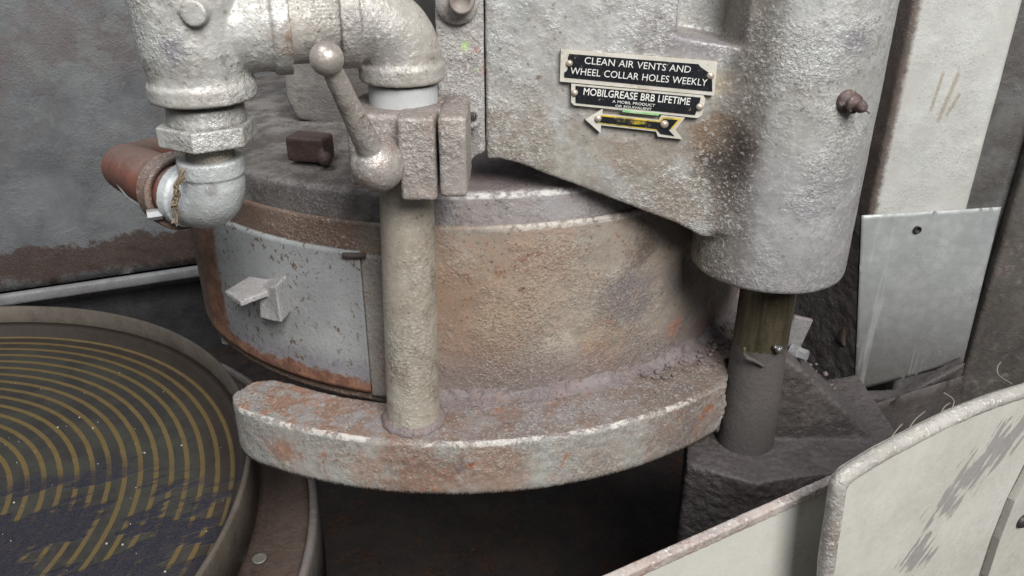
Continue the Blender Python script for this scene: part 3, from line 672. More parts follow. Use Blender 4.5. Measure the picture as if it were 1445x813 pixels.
# ================================================================== SPINDLE HEAD CASTING (plates, strip, boss)
YF = 0.3450
def head_bands(m, col, n1, n2, n3, n4):
    nn = m.add(m.mul(n1, 0.5), m.mul(n2, 0.5))
    xx = m.add(m.x, m.mul(m.math('SUBTRACT', nn, 0.5), 0.02))
    fil = m.mul(m.ss(xx, 0.086, 0.0935), m.ss(xx, 0.102, 0.110, 1.0, 0.0))
    col = m.mix(m.mul(fil, 0.70), col, m.mix(n3, (0.070, 0.052, 0.040), (0.19, 0.155, 0.125)))
    gm = m.add(m.mul(n1, 0.3), m.add(m.mul(n2, 0.4), m.mul(n3, 0.3)))       # burnt grease in the corner beside the plates
    col = m.mix(m.mul(m.blob(PY(1004, 196, YF), 0.002, 0.014, 0.35, gm, (1, 0.2, 1)), 0.85), col, m.mix(n3, (0.075, 0.035, 0.015), (0.21, 0.11, 0.045)))
    col = m.mix(m.mul(m.blob(PY(1022, 222, YF), 0.004, 0.013, 0.35, gm, (1, 0.2, 0.6)), 0.92), col, m.mix(n3, (0.012, 0.009, 0.009), (0.055, 0.040, 0.034)))
    zz = m.add(m.z, m.mul(m.math('SUBTRACT', nn, 0.5), 0.06))
    wm = m.mul(m.ss(zz, -0.085, -0.06, 1.0, 0.0), m.ss(m.x, 0.085, 0.10, 1.0, 0.0))
    wn_ = m.ss(m.add(m.mul(n1, 0.6), m.mul(n2, 0.4)), 0.40, 0.58)
    col = m.mix(m.mul(wm, m.add(0.12, m.mul(wn_, 0.55))), col, (0.25, 0.205, 0.16))
    pu = m.mul(m.ss(zz, -0.118, -0.095, 1.0, 0.0), m.ss(m.x, 0.095, 0.112))
    pu = m.mul(pu, m.ss(n2, 0.36, 0.56, 0.35, 1.0))
    col = m.mix(m.mul(pu, 0.62), col, (0.275, 0.255, 0.275))
    lo = m.mul(m.ss(m.z, -0.175, -0.130, 1.0, 0.0), m.ss(m.x, 0.095, 0.105))
    return m.mix(m.mul(lo, m.ss(n4, 0.47, 0.53, 0.0, 0.55)), col, (0.10, 0.09, 0.10))
hb = [(PY(1010, 196, YF), 0.005, 0.015, (0.10, 0.047, 0.02), 0.95), (PY(1020, 222, YF), 0.006, 0.017, (0.024, 0.018, 0.016), 0.95, (1, 0.25, 0.55)), (PY(995, 185, YF), 0.002, 0.010, (0.20, 0.105, 0.04), 0.8),
      (PY(1012, 120, YF), 0.002, 0.008, (0.42, 0.36, 0.25), 0.8), (PY(900, 235, YF), 0.003, 0.014, (0.26, 0.19, 0.11), 0.55), (PY(860, 205, YF), 0.002, 0.010, (0.25, 0.17, 0.10), 0.6),
      (PY(800, 235, YF), 0.006, 0.02, (0.43, 0.43, 0.40), 0.7), (PY(745, 250, YF), 0.004, 0.016, (0.25, 0.215, 0.185), 0.6), (PY(990, 60, YF), 0.006, 0.018, (0.22, 0.20, 0.21), 0.8, (0.55, 1, 1.4)),
      (PY(700, 165, YF), 0.002, 0.010, (0.24, 0.20, 0.17), 0.6), (PY(760, 110, YF), 0.0005, 0.002, (0.16, 0.10, 0.07), 0.9), (PY(1205, 58, 0.330), 0.003, 0.011, (0.20, 0.185, 0.21), 0.75, (1, 1, 1.4)),
      (PY(940, 290, YF), 0.004, 0.02, (0.24, 0.20, 0.18), 0.7)]
hb = [b if len(b) > 5 else b + ((1, 0.25, 1),) for b in hb]
M_head = worn("head_paint", (0.45, 0.455, 0.445), (0.35, 0.35, 0.335), dust=(0.27, 0.235, 0.225), dust_lo=0.53, dust_hi=0.66, up=0.9, rust=(0.19, 0.12, 0.075), rust_lo=0.665, rust_hi=0.71, chip=(0.60, 0.60, 0.58), chip_lo=0.60,
              dark_lo=0.625, relief=0.0010, blobs=hb, bands=head_bands, metal=0.30, rough=0.56)
t = thing("spindle_head", "big grey cast spindle head overhanging the drum, with riveted plates", "machine head", (0.05, 0.40, -0.18))
def q(px, py, y=YF): p = PY(px, py, y); return (p.x, p.z)
TOP = 0.06
bot = [q(686, 229), q(702, 226), q(730, 233), q(800, 259), q(870, 286), q(930, 309), q(955, 318), q(972, 327), q(990, 337)]
xs = bot[-1][0] + 0.03
fr_ = [(bot[0][0], TOP)] + bot + [(xs, bot[-1][1]), (xs, TOP)]
def back(p): return (p[0], min(TOP, max(p[1], -0.150) + 0.034) if p[1] < 0 else p[1])
bm = B()
add_loft(bm, [Vector((x, YF, z)) for x, z in fr_], [Vector((back((x, z))[0], 0.43, back((x, z))[1])) for x, z in fr_])
hx, hy, hr = 0.1285, 0.365, 0.0365
zbb = PY(1078, 419, hy - hr).z
# the boss that carries the guide shaft
add_lathe(bm, [(0.012, zbb + 0.001), (hr - 0.0015, zbb), (hr, zbb + 0.0016), (hr * 0.985, TOP)], (hx - 0.0035, hy, 0), 128)
# corner fillets between face and boss
A = [(0.0845, YF + 0.001), (0.0930, YF - 0.0020), (0.1010, hy - 0.0270), (0.1060, hy), (0.0845, hy)]
zf = PY(988, 322, 0.35).z
add_loft(bm, [Vector((x, y, zf)) for x, y in A], [Vector((x, y, TOP)) for x, y in A])
A = [(0.0917, 0.362), (0.0950, 0.3490), (0.1010, hy - 0.0270), (0.1060, hy), (0.0917, hy)]
add_loft(bm, [Vector((x, y, zbb + 0.008)) for x, y in A], [Vector((x, y, TOP)) for x, y in A])
add_box(bm, (0.1297, 0.405, (TOP - 0.17) / 2 + 0.02), (0.055, 0.05, TOP + 0.13))
head_body = obj("casting", bm, M_head, None, remesh=0.0009)
# the pocket above the plates: cut with a boolean, then smooth and roughen
bm = B()
pk0, pk1 = q(928, 48), q(1046, 66)
add_loft(bm, [Vector((pk0[0], 0.30, pk0[1])), Vector((pk1[0] + 0.004, 0.30, pk1[1])), Vector((pk1[0] + 0.004, 0.30, TOP - 0.01)), Vector((pk0[0], 0.30, TOP - 0.01))],
              [Vector((pk0[0] + 0.012, 0.372, pk0[1] - 0.001)), Vector((pk1[0] - 0.002, 0.372, pk1[1])), Vector((pk1[0] - 0.002, 0.372, TOP - 0.01)), Vector((pk0[0] + 0.012, 0.372, TOP - 0.01))])
cut = obj("cut", bm, None)
mo = head_body.modifiers.new("b", 'BOOLEAN'); mo.operation = 'DIFFERENCE'; mo.object = cut; mo.solver = 'EXACT'
bpy.context.view_layer.update()
me = bpy.data.meshes.new_from_object(head_body.evaluated_get(bpy.context.evaluated_depsgraph_get()))
bpy.data.objects.remove(head_body); bpy.data.objects.remove(cut)
bm = B(); bm.from_mesh(me)
obj("casting", bm, M_head, t, remesh=0.0009, smooth=14, disp=[(0.0016, 0.012), (0.0009, 0.004), (0.0004, 0.0022)])

# flange strip at the left with bolt, washer, lug
sx0, sx1 = PY(617, 100, YF).x, PY(683.2, 100, YF).x
st_b = PY(660, 232, YF).z
def strip_bands(m, col, n1, n2, n3, n4):
    return col
sb = [(PY(658, 64, YF), 0.0008, 0.0030, (0.42, 0.60, 0.26), 0.9), (PY(672, 70, YF), 0.0006, 0.0028, (0.40, 0.16, 0.10), 0.8), (PY(684, 98, YF), 0.0006, 0.003, (0.48, 0.20, 0.15), 0.8, (1.6, 1, 0.7)), (PY(674, 98, YF), 0.0003, 0.0015, (0.40, 0.58, 0.26), 0.9)]
M_strip = worn("strip_speckle", (0.40, 0.385, 0.37), (0.32, 0.30, 0.29), dust=(0.25, 0.215, 0.21), dust_lo=0.52, dust_hi=0.62, up=0.8, chip=(0.60, 0.59, 0.57), chip_lo=0.57, rust_lo=0.66, relief=0.0014, blobs=sb)
bm = B()
prf = [(sx0, TOP), (sx0, st_b + 0.01), (sx0 + 0.004, st_b), (PY(664, 228, YF).x, st_b + 0.0012), (PY(672, 218, YF).x, st_b + 0.004), (sx1, st_b + 0.0055), (sx1, TOP)]
add_loft(bm, [Vector((x, YF - 0.0008, z)) for x, z in prf], [Vector((x, YF + 0.030, z + (0.01 if z < 0 else 0))) for x, z in prf])
obj("flange_strip", bm, M_strip, t, remesh=0.0007, smooth=4, disp=[(0.0010, 0.008), (0.0007, 0.003)])
wc = PY(645, 3, YF - 0.002)
bm = B(); add_lathe(bm, [(0.003, 0), (0.0082, 0), (0.0086, 0.0006), (0.0084, 0.0016), (0.003, 0.0018)], wc + Vector((0, 0.0001, 0)), 48, axis=(0, -1, 0))
wa = obj("washer", bm, worn("washer_paint", (0.36, 0.34, 0.32), (0.28, 0.26, 0.25), relief=0.0007), t)
bm = B(); wc2 = wc + Vector((0.0022, -0.001, 0.0012))
add_lathe(bm, [(0.0001, 0.0058), (0.0030, 0.0058), (0.0034, 0.0070), (0.0044, 0.0074), (0.0050, 0.0066), (0.0052, 0.0), (0.0001, 0.0)], wc2, 36, axis=(0, -1, 0))
obj("bolt_head", bm, worn("bolt_head_paint", (0.27, 0.24, 0.22), (0.16, 0.13, 0.115), chip=(0.6, 0.6, 0.58), relief=0.0006), t)
lc = PY(664, 166, 0.3385)
bm = B()
add_lathe(bm, [(0.0024, -0.002), (0.0042, -0.002), (0.0046, 0.0), (0.0042, 0.002), (0.0024, 0.002)], lc, 36, axis=(0.25, -1, 0), closed=True)
obj("lug_ring", bm, M_strip, t, disp=[(0.0006, 0.003)])
# motor body of the head seen behind the pipe
bm = B()
mb = [(-0.1262, 0.0), (-0.1262, -0.118), (-0.122, -0.1290), (-0.092, -0.1355), (-0.03, -0.1355), (-0.03, 0.0)]
add_loft(bm, [Vector((x, 0.452, z * 0.985 + 0.008)) for x, z in mb], [Vector((x + 0.004, 0.56, z * 0.985 + 0.008)) for x, z in mb])
obj("motor_housing", bm, worn("motor_paint", (0.17, 0.16, 0.152), (0.125, 0.112, 0.105), dust=(0.12, 0.10, 0.09), up=0.4, rust_lo=0.68, chip_lo=0.74, contrast=0.3, relief=0.0009), t, remesh=0.0016, smooth=8, disp=[(0.002, 0.02)])
# grease nipple on the boss
gp = PY(1196, 143, 0.3300)
gn = (gp - Vector((hx, hy, gp.z))).normalized(); gn = (gn + Vector((0.35, 0, -0.12))).normalized()
bm = B()
add_lathe(bm, [(0.0001, -0.004), (0.0046, -0.0035), (0.0048, 0.0006), (0.0036, 0.0013), (0.0033, 0.0026), (0.0042, 0.0032), (0.0037, 0.0046), (0.0024, 0.0050), (0.0022, 0.0064), (0.0027, 0.0070), (0.0018, 0.0088), (0.0001, 0.0092)], gp, 20, axis=gn)
add_tube(bm, [gp + gn * 0.0088 + Vector((0.0006, 0, -0.001)), gp + gn * 0.010 + Vector((0.0014, 0, -0.0018))], 0.0004, 6)
obj("grease_nipple", bm, worn("nipple_rust", (0.085, 0.052, 0.05), (0.04, 0.027, 0.026), dust=(0.10, 0.07, 0.07), up=0.1, chip=(0.5, 0.48, 0.47), chip_lo=0.60, rust_lo=0.57, relief=0.0007), t, disp=[(0.0006, 0.002)])

# ---- plates
def inplane(c, ang):                       # plate axes: local x along the plate, local z up, y towards the casting
    return Matrix.Translation(c) @ Matrix.Rotation(math.radians(ang), 4, 'Y')
M_alu = worn("plate_metal", (0.56, 0.54, 0.49), (0.47, 0.44, 0.38), dust=(0.29, 0.22, 0.15), dust_lo=0.56, dust_hi=0.64, up=0.5, rust=(0.22, 0.12, 0.06), rust_lo=0.64, chip_lo=0.70, dark_lo=0.68, relief=0.0003, contrast=0.5, rough=0.45)
m = Mat("plate_black"); n2 = m.noise(260, 7, 0.7); n3 = m.noise(1300, 4, 0.6)
c = m.mix(m.ss(n2, 0.62, 0.68), (0.010, 0.011, 0.014), (0.20, 0.17, 0.12)); c = m.mix(m.ss(n3, 0.66, 0.72, 0, 0.55), c, (0.30, 0.29, 0.28))
M_blk = m.done(c, m.ss(n2, 0.3, 0.7, 0.28, 0.5), 0.0, m.add(n2, m.mul(n3, 0.3)), 0.0002)
m = Mat("letter_paint"); n2 = m.noise(500, 5, 0.7)
M_let = m.done(m.mix(m.ss(n2, 0.56, 0.66), (0.66, 0.655, 0.62), (0.34, 0.31, 0.27)), 0.5)
M_rivet = worn("rivet_metal", (0.50, 0.44, 0.37), (0.34, 0.27, 0.21), up=0.1, rust_lo=0.62, chip_lo=0.64, relief=0.0004, contrast=0.5, rough=0.35, metal=0.3, spec=0.6)
PLY = YF - 0.0018
def lettering(parent, mat4, text, height, width, x, z, bold=0.0, y=-0.00125):
    cu = bpy.data.curves.new("lettering", 'FONT'); cu.body = text; cu.size = 1.0; cu.align_x = 'LEFT'; cu.offset = bold; cu.extrude = 0.004; cu.space_word = 1.15
    cu.resolution_u = 3
    o = bpy.data.objects.new("tmp", cu); SC.collection.objects.link(o)
    bpy.context.view_layer.update()
    me = bpy.data.meshes.new_from_object(o.evaluated_get(bpy.context.evaluated_depsgraph_get()))
    bpy.data.objects.remove(o)
    bm = B(); bm.from_mesh(me)
    lo = [min(v.co[i] for v in bm.verts) for i in range(3)]; hi = [max(v.co[i] for v in bm.verts) for i in range(3)]
    s = Matrix.Diagonal((width / (hi[0] - lo[0]), height / (hi[1] - lo[1]), 0.02, 1))
    M4 = mat4 @ Matrix.Translation((x, y, z)) @ Matrix.Rotation(PI / 2, 4, 'X') @ s @ Matrix.Translation((-lo[0], -lo[1], 0))
    bmesh.ops.transform(bm, matrix=M4, verts=bm.verts)
    return obj("lettering", bm, M_let, parent, shade=False)
def rivet(parent, p, r):
    bm = B(); add_lathe(bm, [(r * 1.02, -0.0003), (r, 0.0002), (r * 0.86, r * 0.42), (r * 0.5, r * 0.70), (0.00001, r * 0.78)], p, 24, axis=(0, -1, 0))
    return obj("rivet", bm, M_rivet, parent)
def poly_plate(name, pts, y, th, mat, parent, bev=0.0004):
    bm = B(); A = [PY(x, yy, y) for x, yy in pts]
    for a in A: a.y = y
    add_loft(bm, [Vector((a.x, y - th, a.z)) for a in A], [Vector((a.x, y + 0.0015, a.z)) for a in A])
    return obj(name, bm, mat, parent, shade=False)
def text_on(parent, p0, p1, text, hpx, y, bold=0.0):
    """line of lettering whose baseline runs from picture point p0 to p1 on the plate"""
    a, b = PY(*p0, y), PY(*p1, y)
    hgt = (PY(p0[0], p0[1] - hpx, y) - a).length
    ang = -math.degrees(math.atan2(b.z - a.z, b.x - a.x))
    return lettering(parent, inplane(Vector((a.x, y, a.z)), ang), text, hgt, math.hypot(b.x - a.x, b.z - a.z), 0, 0, bold, 0.0)

pt = poly_plate("instruction_plate", [(791.5, 70), (1012, 87), (1007, 134.5), (790, 114.5)], PLY, 0.0008, M_alu, t); pt["label"] = "upper black plate with two lines of white lettering"
poly_plate("black_field", [(803, 75.5), (985, 90), (988, 94), (1004, 105), (1004.5, 128.5), (796, 108.5), (796, 102), (800, 99), (803, 88), (801, 82)], PLY, 0.00105, M_blk, pt)
text_on(pt, (824.5, 90), (974, 103), "CLEAN AIR VENTS AND", 9.6, PLY - 0.00112, -0.004)
text_on(pt, (804.5, 104.5), (997, 121.5), "WHEEL COLLAR HOLES WEEKLY", 9.6, PLY - 0.00112, -0.004)
rivet(pt, PY(803.5, 89.5, PLY - 0.0011), 0.0014); rivet(pt, PY(1002.5, 107, PLY - 0.0011), 0.0016)
pt = poly_plate("lubricant_plate", [(806, 117.5), (992, 134), (995, 139), (990, 162), (984, 166), (810, 148), (806, 144)], PLY, 0.0008, M_alu, t); pt["label"] = "lower narrow black plate naming the grease"
poly_plate("black_field", [(812, 120.5), (988, 137), (986, 147), (980, 161.5), (812, 144.5)], PLY, 0.00105, M_blk, pt)
text_on(pt, (823, 134), (973, 148.5), "MOBILGREASE BRB LIFETIME", 10.2, PLY - 0.00112, 0.008)
text_on(pt, (864, 144.8), (924, 150.8), "A MOBIL PRODUCT", 3.7, PLY - 0.00112, 0.0)
text_on(pt, (868, 151.4), (919, 156.3), "OR EQUIVALENT", 3.7, PLY - 0.00112, 0.0)
rivet(pt, PY(811, 131, PLY - 0.0011), 0.0014); rivet(pt, PY(987.5, 151, PLY - 0.0011), 0.0016)
poly_plate("green_paint_fleck", [(878, 153.5), (892, 156), (930, 159.5), (929, 162.2), (890, 158.5), (878, 157)], PLY, 0.00125, plain("green_fleck", (0.20, 0.42, 0.17), 0.5, 0, 0.0002, dirt=(0.5, 0.5, 0.45)), pt)
ar = [(825.5, 168), (850.5, 153), (849.5, 160.5), (929, 169), (933, 162), (966, 165.5), (953, 182.5), (963, 196), (928, 192), (925.5, 185), (848, 176), (847, 187)]
pt = poly_plate("arrow_plate", ar, PLY, 0.0008, M_alu, t); pt["label"] = "small double ended arrow plate outlined in yellow"
M_yel = plain("yellow_line", (0.56, 0.42, 0.035), 0.5, 0, 0.0002, var=0.7, dirt=(0.12, 0.10, 0.07), dirt_lo=0.52)
poly_plate("yellow_outline", [(848, 161.2), (930, 170.2), (934.5, 164.2), (961, 167), (948, 181), (929.5, 184.5), (925.5, 183), (846, 173.8)], PLY, 0.00095, M_yel, pt)
poly_plate("black_field", [(847, 163.2), (931, 172), (936, 167), (956, 168.5), (943.5, 183), (951, 191), (932, 188), (926, 181.5), (846, 171.8)], PLY, 0.00112, M_blk, pt)
poly_plate("yellow_mark", [(862, 165.6), (880, 166.8), (912, 171.0), (915, 174.2), (895, 174.6), (872, 170.8)], PLY, 0.00122, plain("yellow_worn", (0.36, 0.27, 0.03), 0.5, 0, 0.0002, var=1.0, dirt=(0.014, 0.013, 0.012), dirt_lo=0.45), pt)
rivet(pt, PY(844, 167.5, PLY - 0.0011), 0.0015); rivet(pt, PY(937.5, 175.5, PLY - 0.0012), 0.0018)

# ================================================================== GUIDE SHAFT AND ITS BASE
m = Mat("oily_shaft"); n2 = m.noise(120, 6, 0.65); n3 = m.noise(500, 5, 0.7); ns = m.noise(260, 5, 0.6, stretch=(1, 1, 0.12))
dustm = m.ss(m.add(m.z, m.mul(m.math('SUBTRACT', m.add(m.mul(n2, 0.6), m.mul(n3, 0.4)), 0.5), 0.02)), -0.2125, -0.2105, 1.0, 0.0)
c = m.mix(m.ss(ns, 0.35, 0.65), (0.050, 0.042, 0.025), (0.10, 0.085, 0.055)); c = m.mix(m.ss(n3, 0.68, 0.74), c, (0.30, 0.27, 0.20))
c = m.mix(dustm, c, m.mix(n3, (0.055, 0.048, 0.046), (0.11, 0.098, 0.095)))
M_shaft = m.done(c, m.ss(dustm, 0, 1, 0.30, 0.85), m.ss(dustm, 0, 1, 0.35, 0.0), m.add(m.mul(n2, 0.5), m.mul(n3, 0.5)), 0.0008)
t = thing("guide_shaft", "round dark guide shaft, oily above and dust covered below", "shaft", (hx, hy, -0.275))
bm = B(); add_lathe(bm, densify([(0.001, -0.285), (0.0158, -0.285), (0.0145, -0.24), (0.0138, -0.215), (0.0136, -0.17), (0.001, -0.17)], 0.002), (hx, hy, 0), 72)
obj("shaft", bm, M_shaft, t, disp=[(0.0010, 0.006)])
g0 = PY(1099, 493, 0.350)
bm = B(); ball(bm, g0, 0.0022, 14); ball(bm, g0 + Vector((-0.002, 0, 0.0012)), 0.0014, 12)
obj("grease_bead", bm, plain("wet_grease", (0.16, 0.16, 0.16), 0.08, 0.6, 0.0006, 0.8), t, disp=[(0.002, 0.003)])
bm = B(); add_tube(bm, [PY(1050, 490, 0.352), PY(1052, 503, 0.351), PY(1064, 509, 0.350), PY(1078, 517, 0.350)], [0.0010, 0.0013, 0.0010, 0.0008], 8)
obj("dirt_ridge", bm, M_shaft, t, disp=[(0.0012, 0.003)])

M_base = worn("dusty_base", (0.075, 0.066, 0.064), (0.055, 0.047, 0.045), dust=(0.105, 0.092, 0.092), grime_amt=0.2, up=0.6, rust=(0.10, 0.06, 0.045), rust_lo=0.66, chip_lo=0.80, contrast=0.4, relief=0.0014)
t = thing("shaft_base", "dust covered cast base block carrying the guide shaft", "base", (0.15, 0.38, -0.47))
k0 = PZ(968, 652, -0.272); k1 = PZ(1062, 680, -0.272)
bm = B()
fp = [Vector((0.108, 0.325, 0)), Vector((0.150, 0.318, 0)), Vector((0.215, 0.345, 0)), Vector((0.215, 0.43, 0)), Vector((0.108, 0.41, 0))]
fp[0] = Vector((k0.x, k0.y, 0)); fp[1] = Vector((k1.x, k1.y, 0))
add_loft(bm, [p + Vector((0, 0, -0.273)) for p in fp], [p + Vector((0.004 if i < 2 else 0, 0.004 if i < 2 else 0, -0.46)) for i, p in enumerate(fp)])
web = [(hx + 0.004, -0.276), (hx + 0.004, -0.222), (hx + 0.019, -0.2235), (0.188, -0.262), (0.204, -0.276)]
add_loft(bm, [Vector((x, 0.364, z)) for x, z in web], [Vector((x, 0.40, z)) for x, z in web])
obj("base_casting", bm, M_base, t, remesh=0.0011, smooth=16, disp=[(0.0090, 0.035), (0.0050, 0.004), (0.0028, 0.002)])
tb = PY(1119, 476, 0.385)
bm = B(); add_box(bm, tb + Vector((0, 0, -0.002)), (0.011, 0.003, 0.030), Matrix.Rotation(math.radians(14), 4, 'Y'), 0.0008)
obj("bolt_tab", bm, worn("tab_paint", (0.19, 0.18, 0.185), (0.15, 0.14, 0.14), relief=0.0006), t)
bm = B(); bo = PY(1125, 497, 0.380); cyl(bm, bo + Vector((-0.003, 0.002, 0)), bo + Vector((0.0006, -0.001, 0)), 0.0038, n=24)
hexprism(bm, bo + Vector((0.0002, -0.0008, 0)), bo + Vector((0.0040, -0.0042, 0)), 0.0033)
obj("bolt", bm, plain("bolt_steel", (0.42, 0.42, 0.44), 0.35, 0.5), t, shade=False)

# ================================================================== COLUMN, SHEET GUARD, LOW BOX
def col_bands(m, col, n1, n2, n3, n4):
    xx = m.add(m.x, m.mul(m.math('SUBTRACT', m.add(m.mul(n2, 0.6), m.mul(n3, 0.4)), 0.5), 0.008))
    e = m.ss(xx, 0.2365, 0.2405, 1.0, 0.0)
    col = m.mix(m.mul(e, 0.92), col, m.mix(m.ss(n2, 0.4, 0.6), (0.085, 0.062, 0.052), (0.13, 0.09, 0.072)))
    nn = m.add(m.mul(n1, 0.3), m.mul(n3, 0.7))
    for (a, b_, wd_) in (((1332, 100), (1312, 160), 0.0009), ((1355, 98), (1322, 175), 0.0012), ((1356, 130), (1335, 165), 0.0010)):
        A, C = PY(*a, 0.5), PY(*b_, 0.5); mid = (A + C) / 2; L = (C - A)
        ang = math.atan2(L.x, -L.z)
        d = m.vec('SUBTRACT', m.pos, tuple(mid))
        ca, sa = math.cos(ang), math.sin(ang)
        sp = m.sep(d)
        u = m.add(m.mul(sp.outputs[0], ca), m.mul(sp.outputs[2], sa)); v = m.add(m.mul(sp.outputs[0], sa), m.mul(sp.outputs[2], -ca))
        k = m.mul(m.ss(m.math('ABSOLUTE', m.add(u, m.mul(m.math('SUBTRACT', nn, 0.5), 0.002))), wd_ * 0.6, wd_ * 1.5, 1, 0), m.ss(m.math('ABSOLUTE', v), L.length * 0.40, L.length * 0.52, 1, 0))
        col = m.mix(m.mul(k, 0.6), col, (0.25, 0.20, 0.14))
    return col
M_col = worn("column_paint", (0.47, 0.475, 0.455), (0.40, 0.40, 0.38), dust=(0.40, 0.37, 0.33), dust_lo=0.58, dust_hi=0.70, up=0.3, rust_lo=0.70, chip=(0.7, 0.7, 0.68), chip_lo=0.66, dark_lo=0.69, relief=0.0005, bands=col_bands, contrast=0.40, grime=(0.40, 0.36, 0.30), grime_amt=0.6)
t = thing("machine_column", "upright cream painted machine column with scuffs and a brown left side", "column", (0.27, 0.53, -0.40))
bm = B()
colp = [Vector((0.2345, 0.500, 0)), Vector((0.2985, 0.500, 0)), Vector((0.2985, 0.640, 0)), Vector((0.222, 0.640, 0))]
add_loft(bm, [p + Vector((0, 0, -0.295)) for p in colp], [p + Vector((0.0, 0, 0.45)) for p in colp])
obj("column_body", bm, M_col, t, remesh=0.0024, smooth=3, disp=[(0.0020, 0.03), (0.0010, 0.006)])

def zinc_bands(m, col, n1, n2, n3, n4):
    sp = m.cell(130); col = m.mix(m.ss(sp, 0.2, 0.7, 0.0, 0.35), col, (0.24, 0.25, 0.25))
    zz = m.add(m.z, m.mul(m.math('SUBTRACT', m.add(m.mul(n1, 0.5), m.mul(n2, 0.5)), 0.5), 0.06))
    col = m.mix(m.mul(m.ss(zz, -0.325, -0.215, 1.0, 0.0), 0.88), col, (0.085, 0.075, 0.07))  # fade into shade towards the foot, painted into the zinc colour
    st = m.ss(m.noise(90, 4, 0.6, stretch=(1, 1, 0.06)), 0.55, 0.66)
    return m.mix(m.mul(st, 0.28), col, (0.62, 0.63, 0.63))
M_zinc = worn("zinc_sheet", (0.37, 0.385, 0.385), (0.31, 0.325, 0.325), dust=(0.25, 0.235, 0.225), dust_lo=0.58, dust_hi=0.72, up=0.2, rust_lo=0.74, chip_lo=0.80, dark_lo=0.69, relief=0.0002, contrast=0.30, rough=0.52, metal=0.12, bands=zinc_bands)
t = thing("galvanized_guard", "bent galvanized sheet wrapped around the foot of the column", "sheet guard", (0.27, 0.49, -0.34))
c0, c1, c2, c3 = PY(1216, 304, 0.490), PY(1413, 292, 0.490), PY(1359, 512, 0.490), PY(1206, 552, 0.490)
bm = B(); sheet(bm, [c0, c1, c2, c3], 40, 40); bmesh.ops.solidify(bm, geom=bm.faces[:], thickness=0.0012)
# bolt hole not cut through: its dark depth is a near-black cup
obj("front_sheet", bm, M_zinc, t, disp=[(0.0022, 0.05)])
bm = B(); hp = PY(1295, 324.5, 0.4885)
add_lathe(bm, [(0.0001, -0.0016), (0.0022, -0.0016), (0.0025, 0.0004), (0.0018, 0.0006), (0.0017, -0.0009), (0.0001, -0.001)], hp, 20, axis=(0, -1, 0))
obj("hole_cup", bm, plain("hole_dark", (0.02, 0.018, 0.016), 0.6), t)
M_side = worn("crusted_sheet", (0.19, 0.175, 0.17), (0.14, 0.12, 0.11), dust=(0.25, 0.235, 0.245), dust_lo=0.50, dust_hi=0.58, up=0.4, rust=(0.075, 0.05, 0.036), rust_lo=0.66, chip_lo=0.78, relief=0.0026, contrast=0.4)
bm = B(); sheet(bm, [c0 + Vector((-0.0005, 0.0012, 0)), c3 + Vector((-0.0005, 0.0012, 0)), Vector((0.196, 0.63, -0.36)), Vector((0.196, 0.63, -0.20))], 110, 90)
obj("side_sheet", bm, M_side, t, disp=[(0.0035, 0.010), (0.0022, 0.004)])
t = thing("foot_casting", "low dark dusty casting at the foot of the galvanized sheet", "casting", (0.26, 0.44, -0.47))
bm = B()
A = [PY(1180, 566, 0.425), PY(1275, 560, 0.455), PY(1364, 512, 0.475), PY(1368, 556, 0.460), PY(1185, 612, 0.420)]
add_loft(bm, [A[0], A[1], A[2], A[2] + Vector((0, 0, -0.12)), A[0] + Vector((0, 0, -0.12))], [p + Vector((0.004, 0.014, -0.002)) for p in (A[0], A[1], A[2], A[2] + Vector((0, 0, -0.12)), A[0] + Vector((0, 0, -0.12)))])
obj("foot_block", bm, M_base, t, remesh=0.0014, smooth=10, disp=[(0.008, 0.03), (0.004, 0.004)])
bm = B(); l0, l1 = PY(1186, 585, 0.415), PY(1366, 528, 0.462)
sheet(bm, [l0, l1, l1 + Vector((0, 0, -0.09)), l0 + Vector((0, 0, -0.09))], 30, 12); bmesh.ops.solidify(bm, geom=bm.faces[:], thickness=0.003)
obj("cover_strip", bm, M_base, t, disp=[(0.002, 0.02)])
# rubble of dirt lumps where shaft base, sheet and drum meet
bm = B()
for k in range(240):
    s = random.random()
    if k < 130: p = PY(1120 + 65 * s + random.gauss(0, 7), 515 + 52 * s + random.gauss(0, 8), 0.412 + 0.006 * random.random())
    elif k < 190: p = PY(1022 + random.gauss(0, 10), 445 + random.uniform(-20, 25), 0.46 + random.random() * 0.02)
    else: p = PZ(random.uniform(870, 1010), 0, RT) if False else dpt(random.uniform(-60, -34), RT + 0.001, random.uniform(0.183, 0.196))
    r = random.uniform(0.0006, 0.0019)
    vv = bmesh.ops.create_icosphere(bm, subdivisions=2, radius=r, matrix=Matrix.Translation(p) @ Matrix.Rotation(random.random() * 6, 4, 'X') @ Matrix.Diagonal((1, random.uniform(0.5, 1), random.uniform(0.5, 1), 1)))
for v in bm.verts: v.co += mnoise.noise_vector(v.co * 700) * 0.0009
tag(obj("dirt_lumps", bm, M_crust, disp=[(0.002, 0.003)]), "loose dark dirt lumps in the gaps around the shaft base", "dirt", kind="stuff")
bm = B()
for k in range(260):
    a = random.uniform(-117, -50); p = rpt(a, RT + 0.0004, random.uniform(0.188, 0.213)); r = random.uniform(0.0003, 0.0010)
    bmesh.ops.create_icosphere(bm, subdivisions=1, radius=r, matrix=Matrix.Translation(p) @ Matrix.Diagonal((1, random.uniform(0.5, 1), 0.6, 1)))
tag(obj("rust_crumbs", bm, M_ring, shade=False), "rust and paint crumbs lying on the curved shelf", "crumbs", kind="stuff")

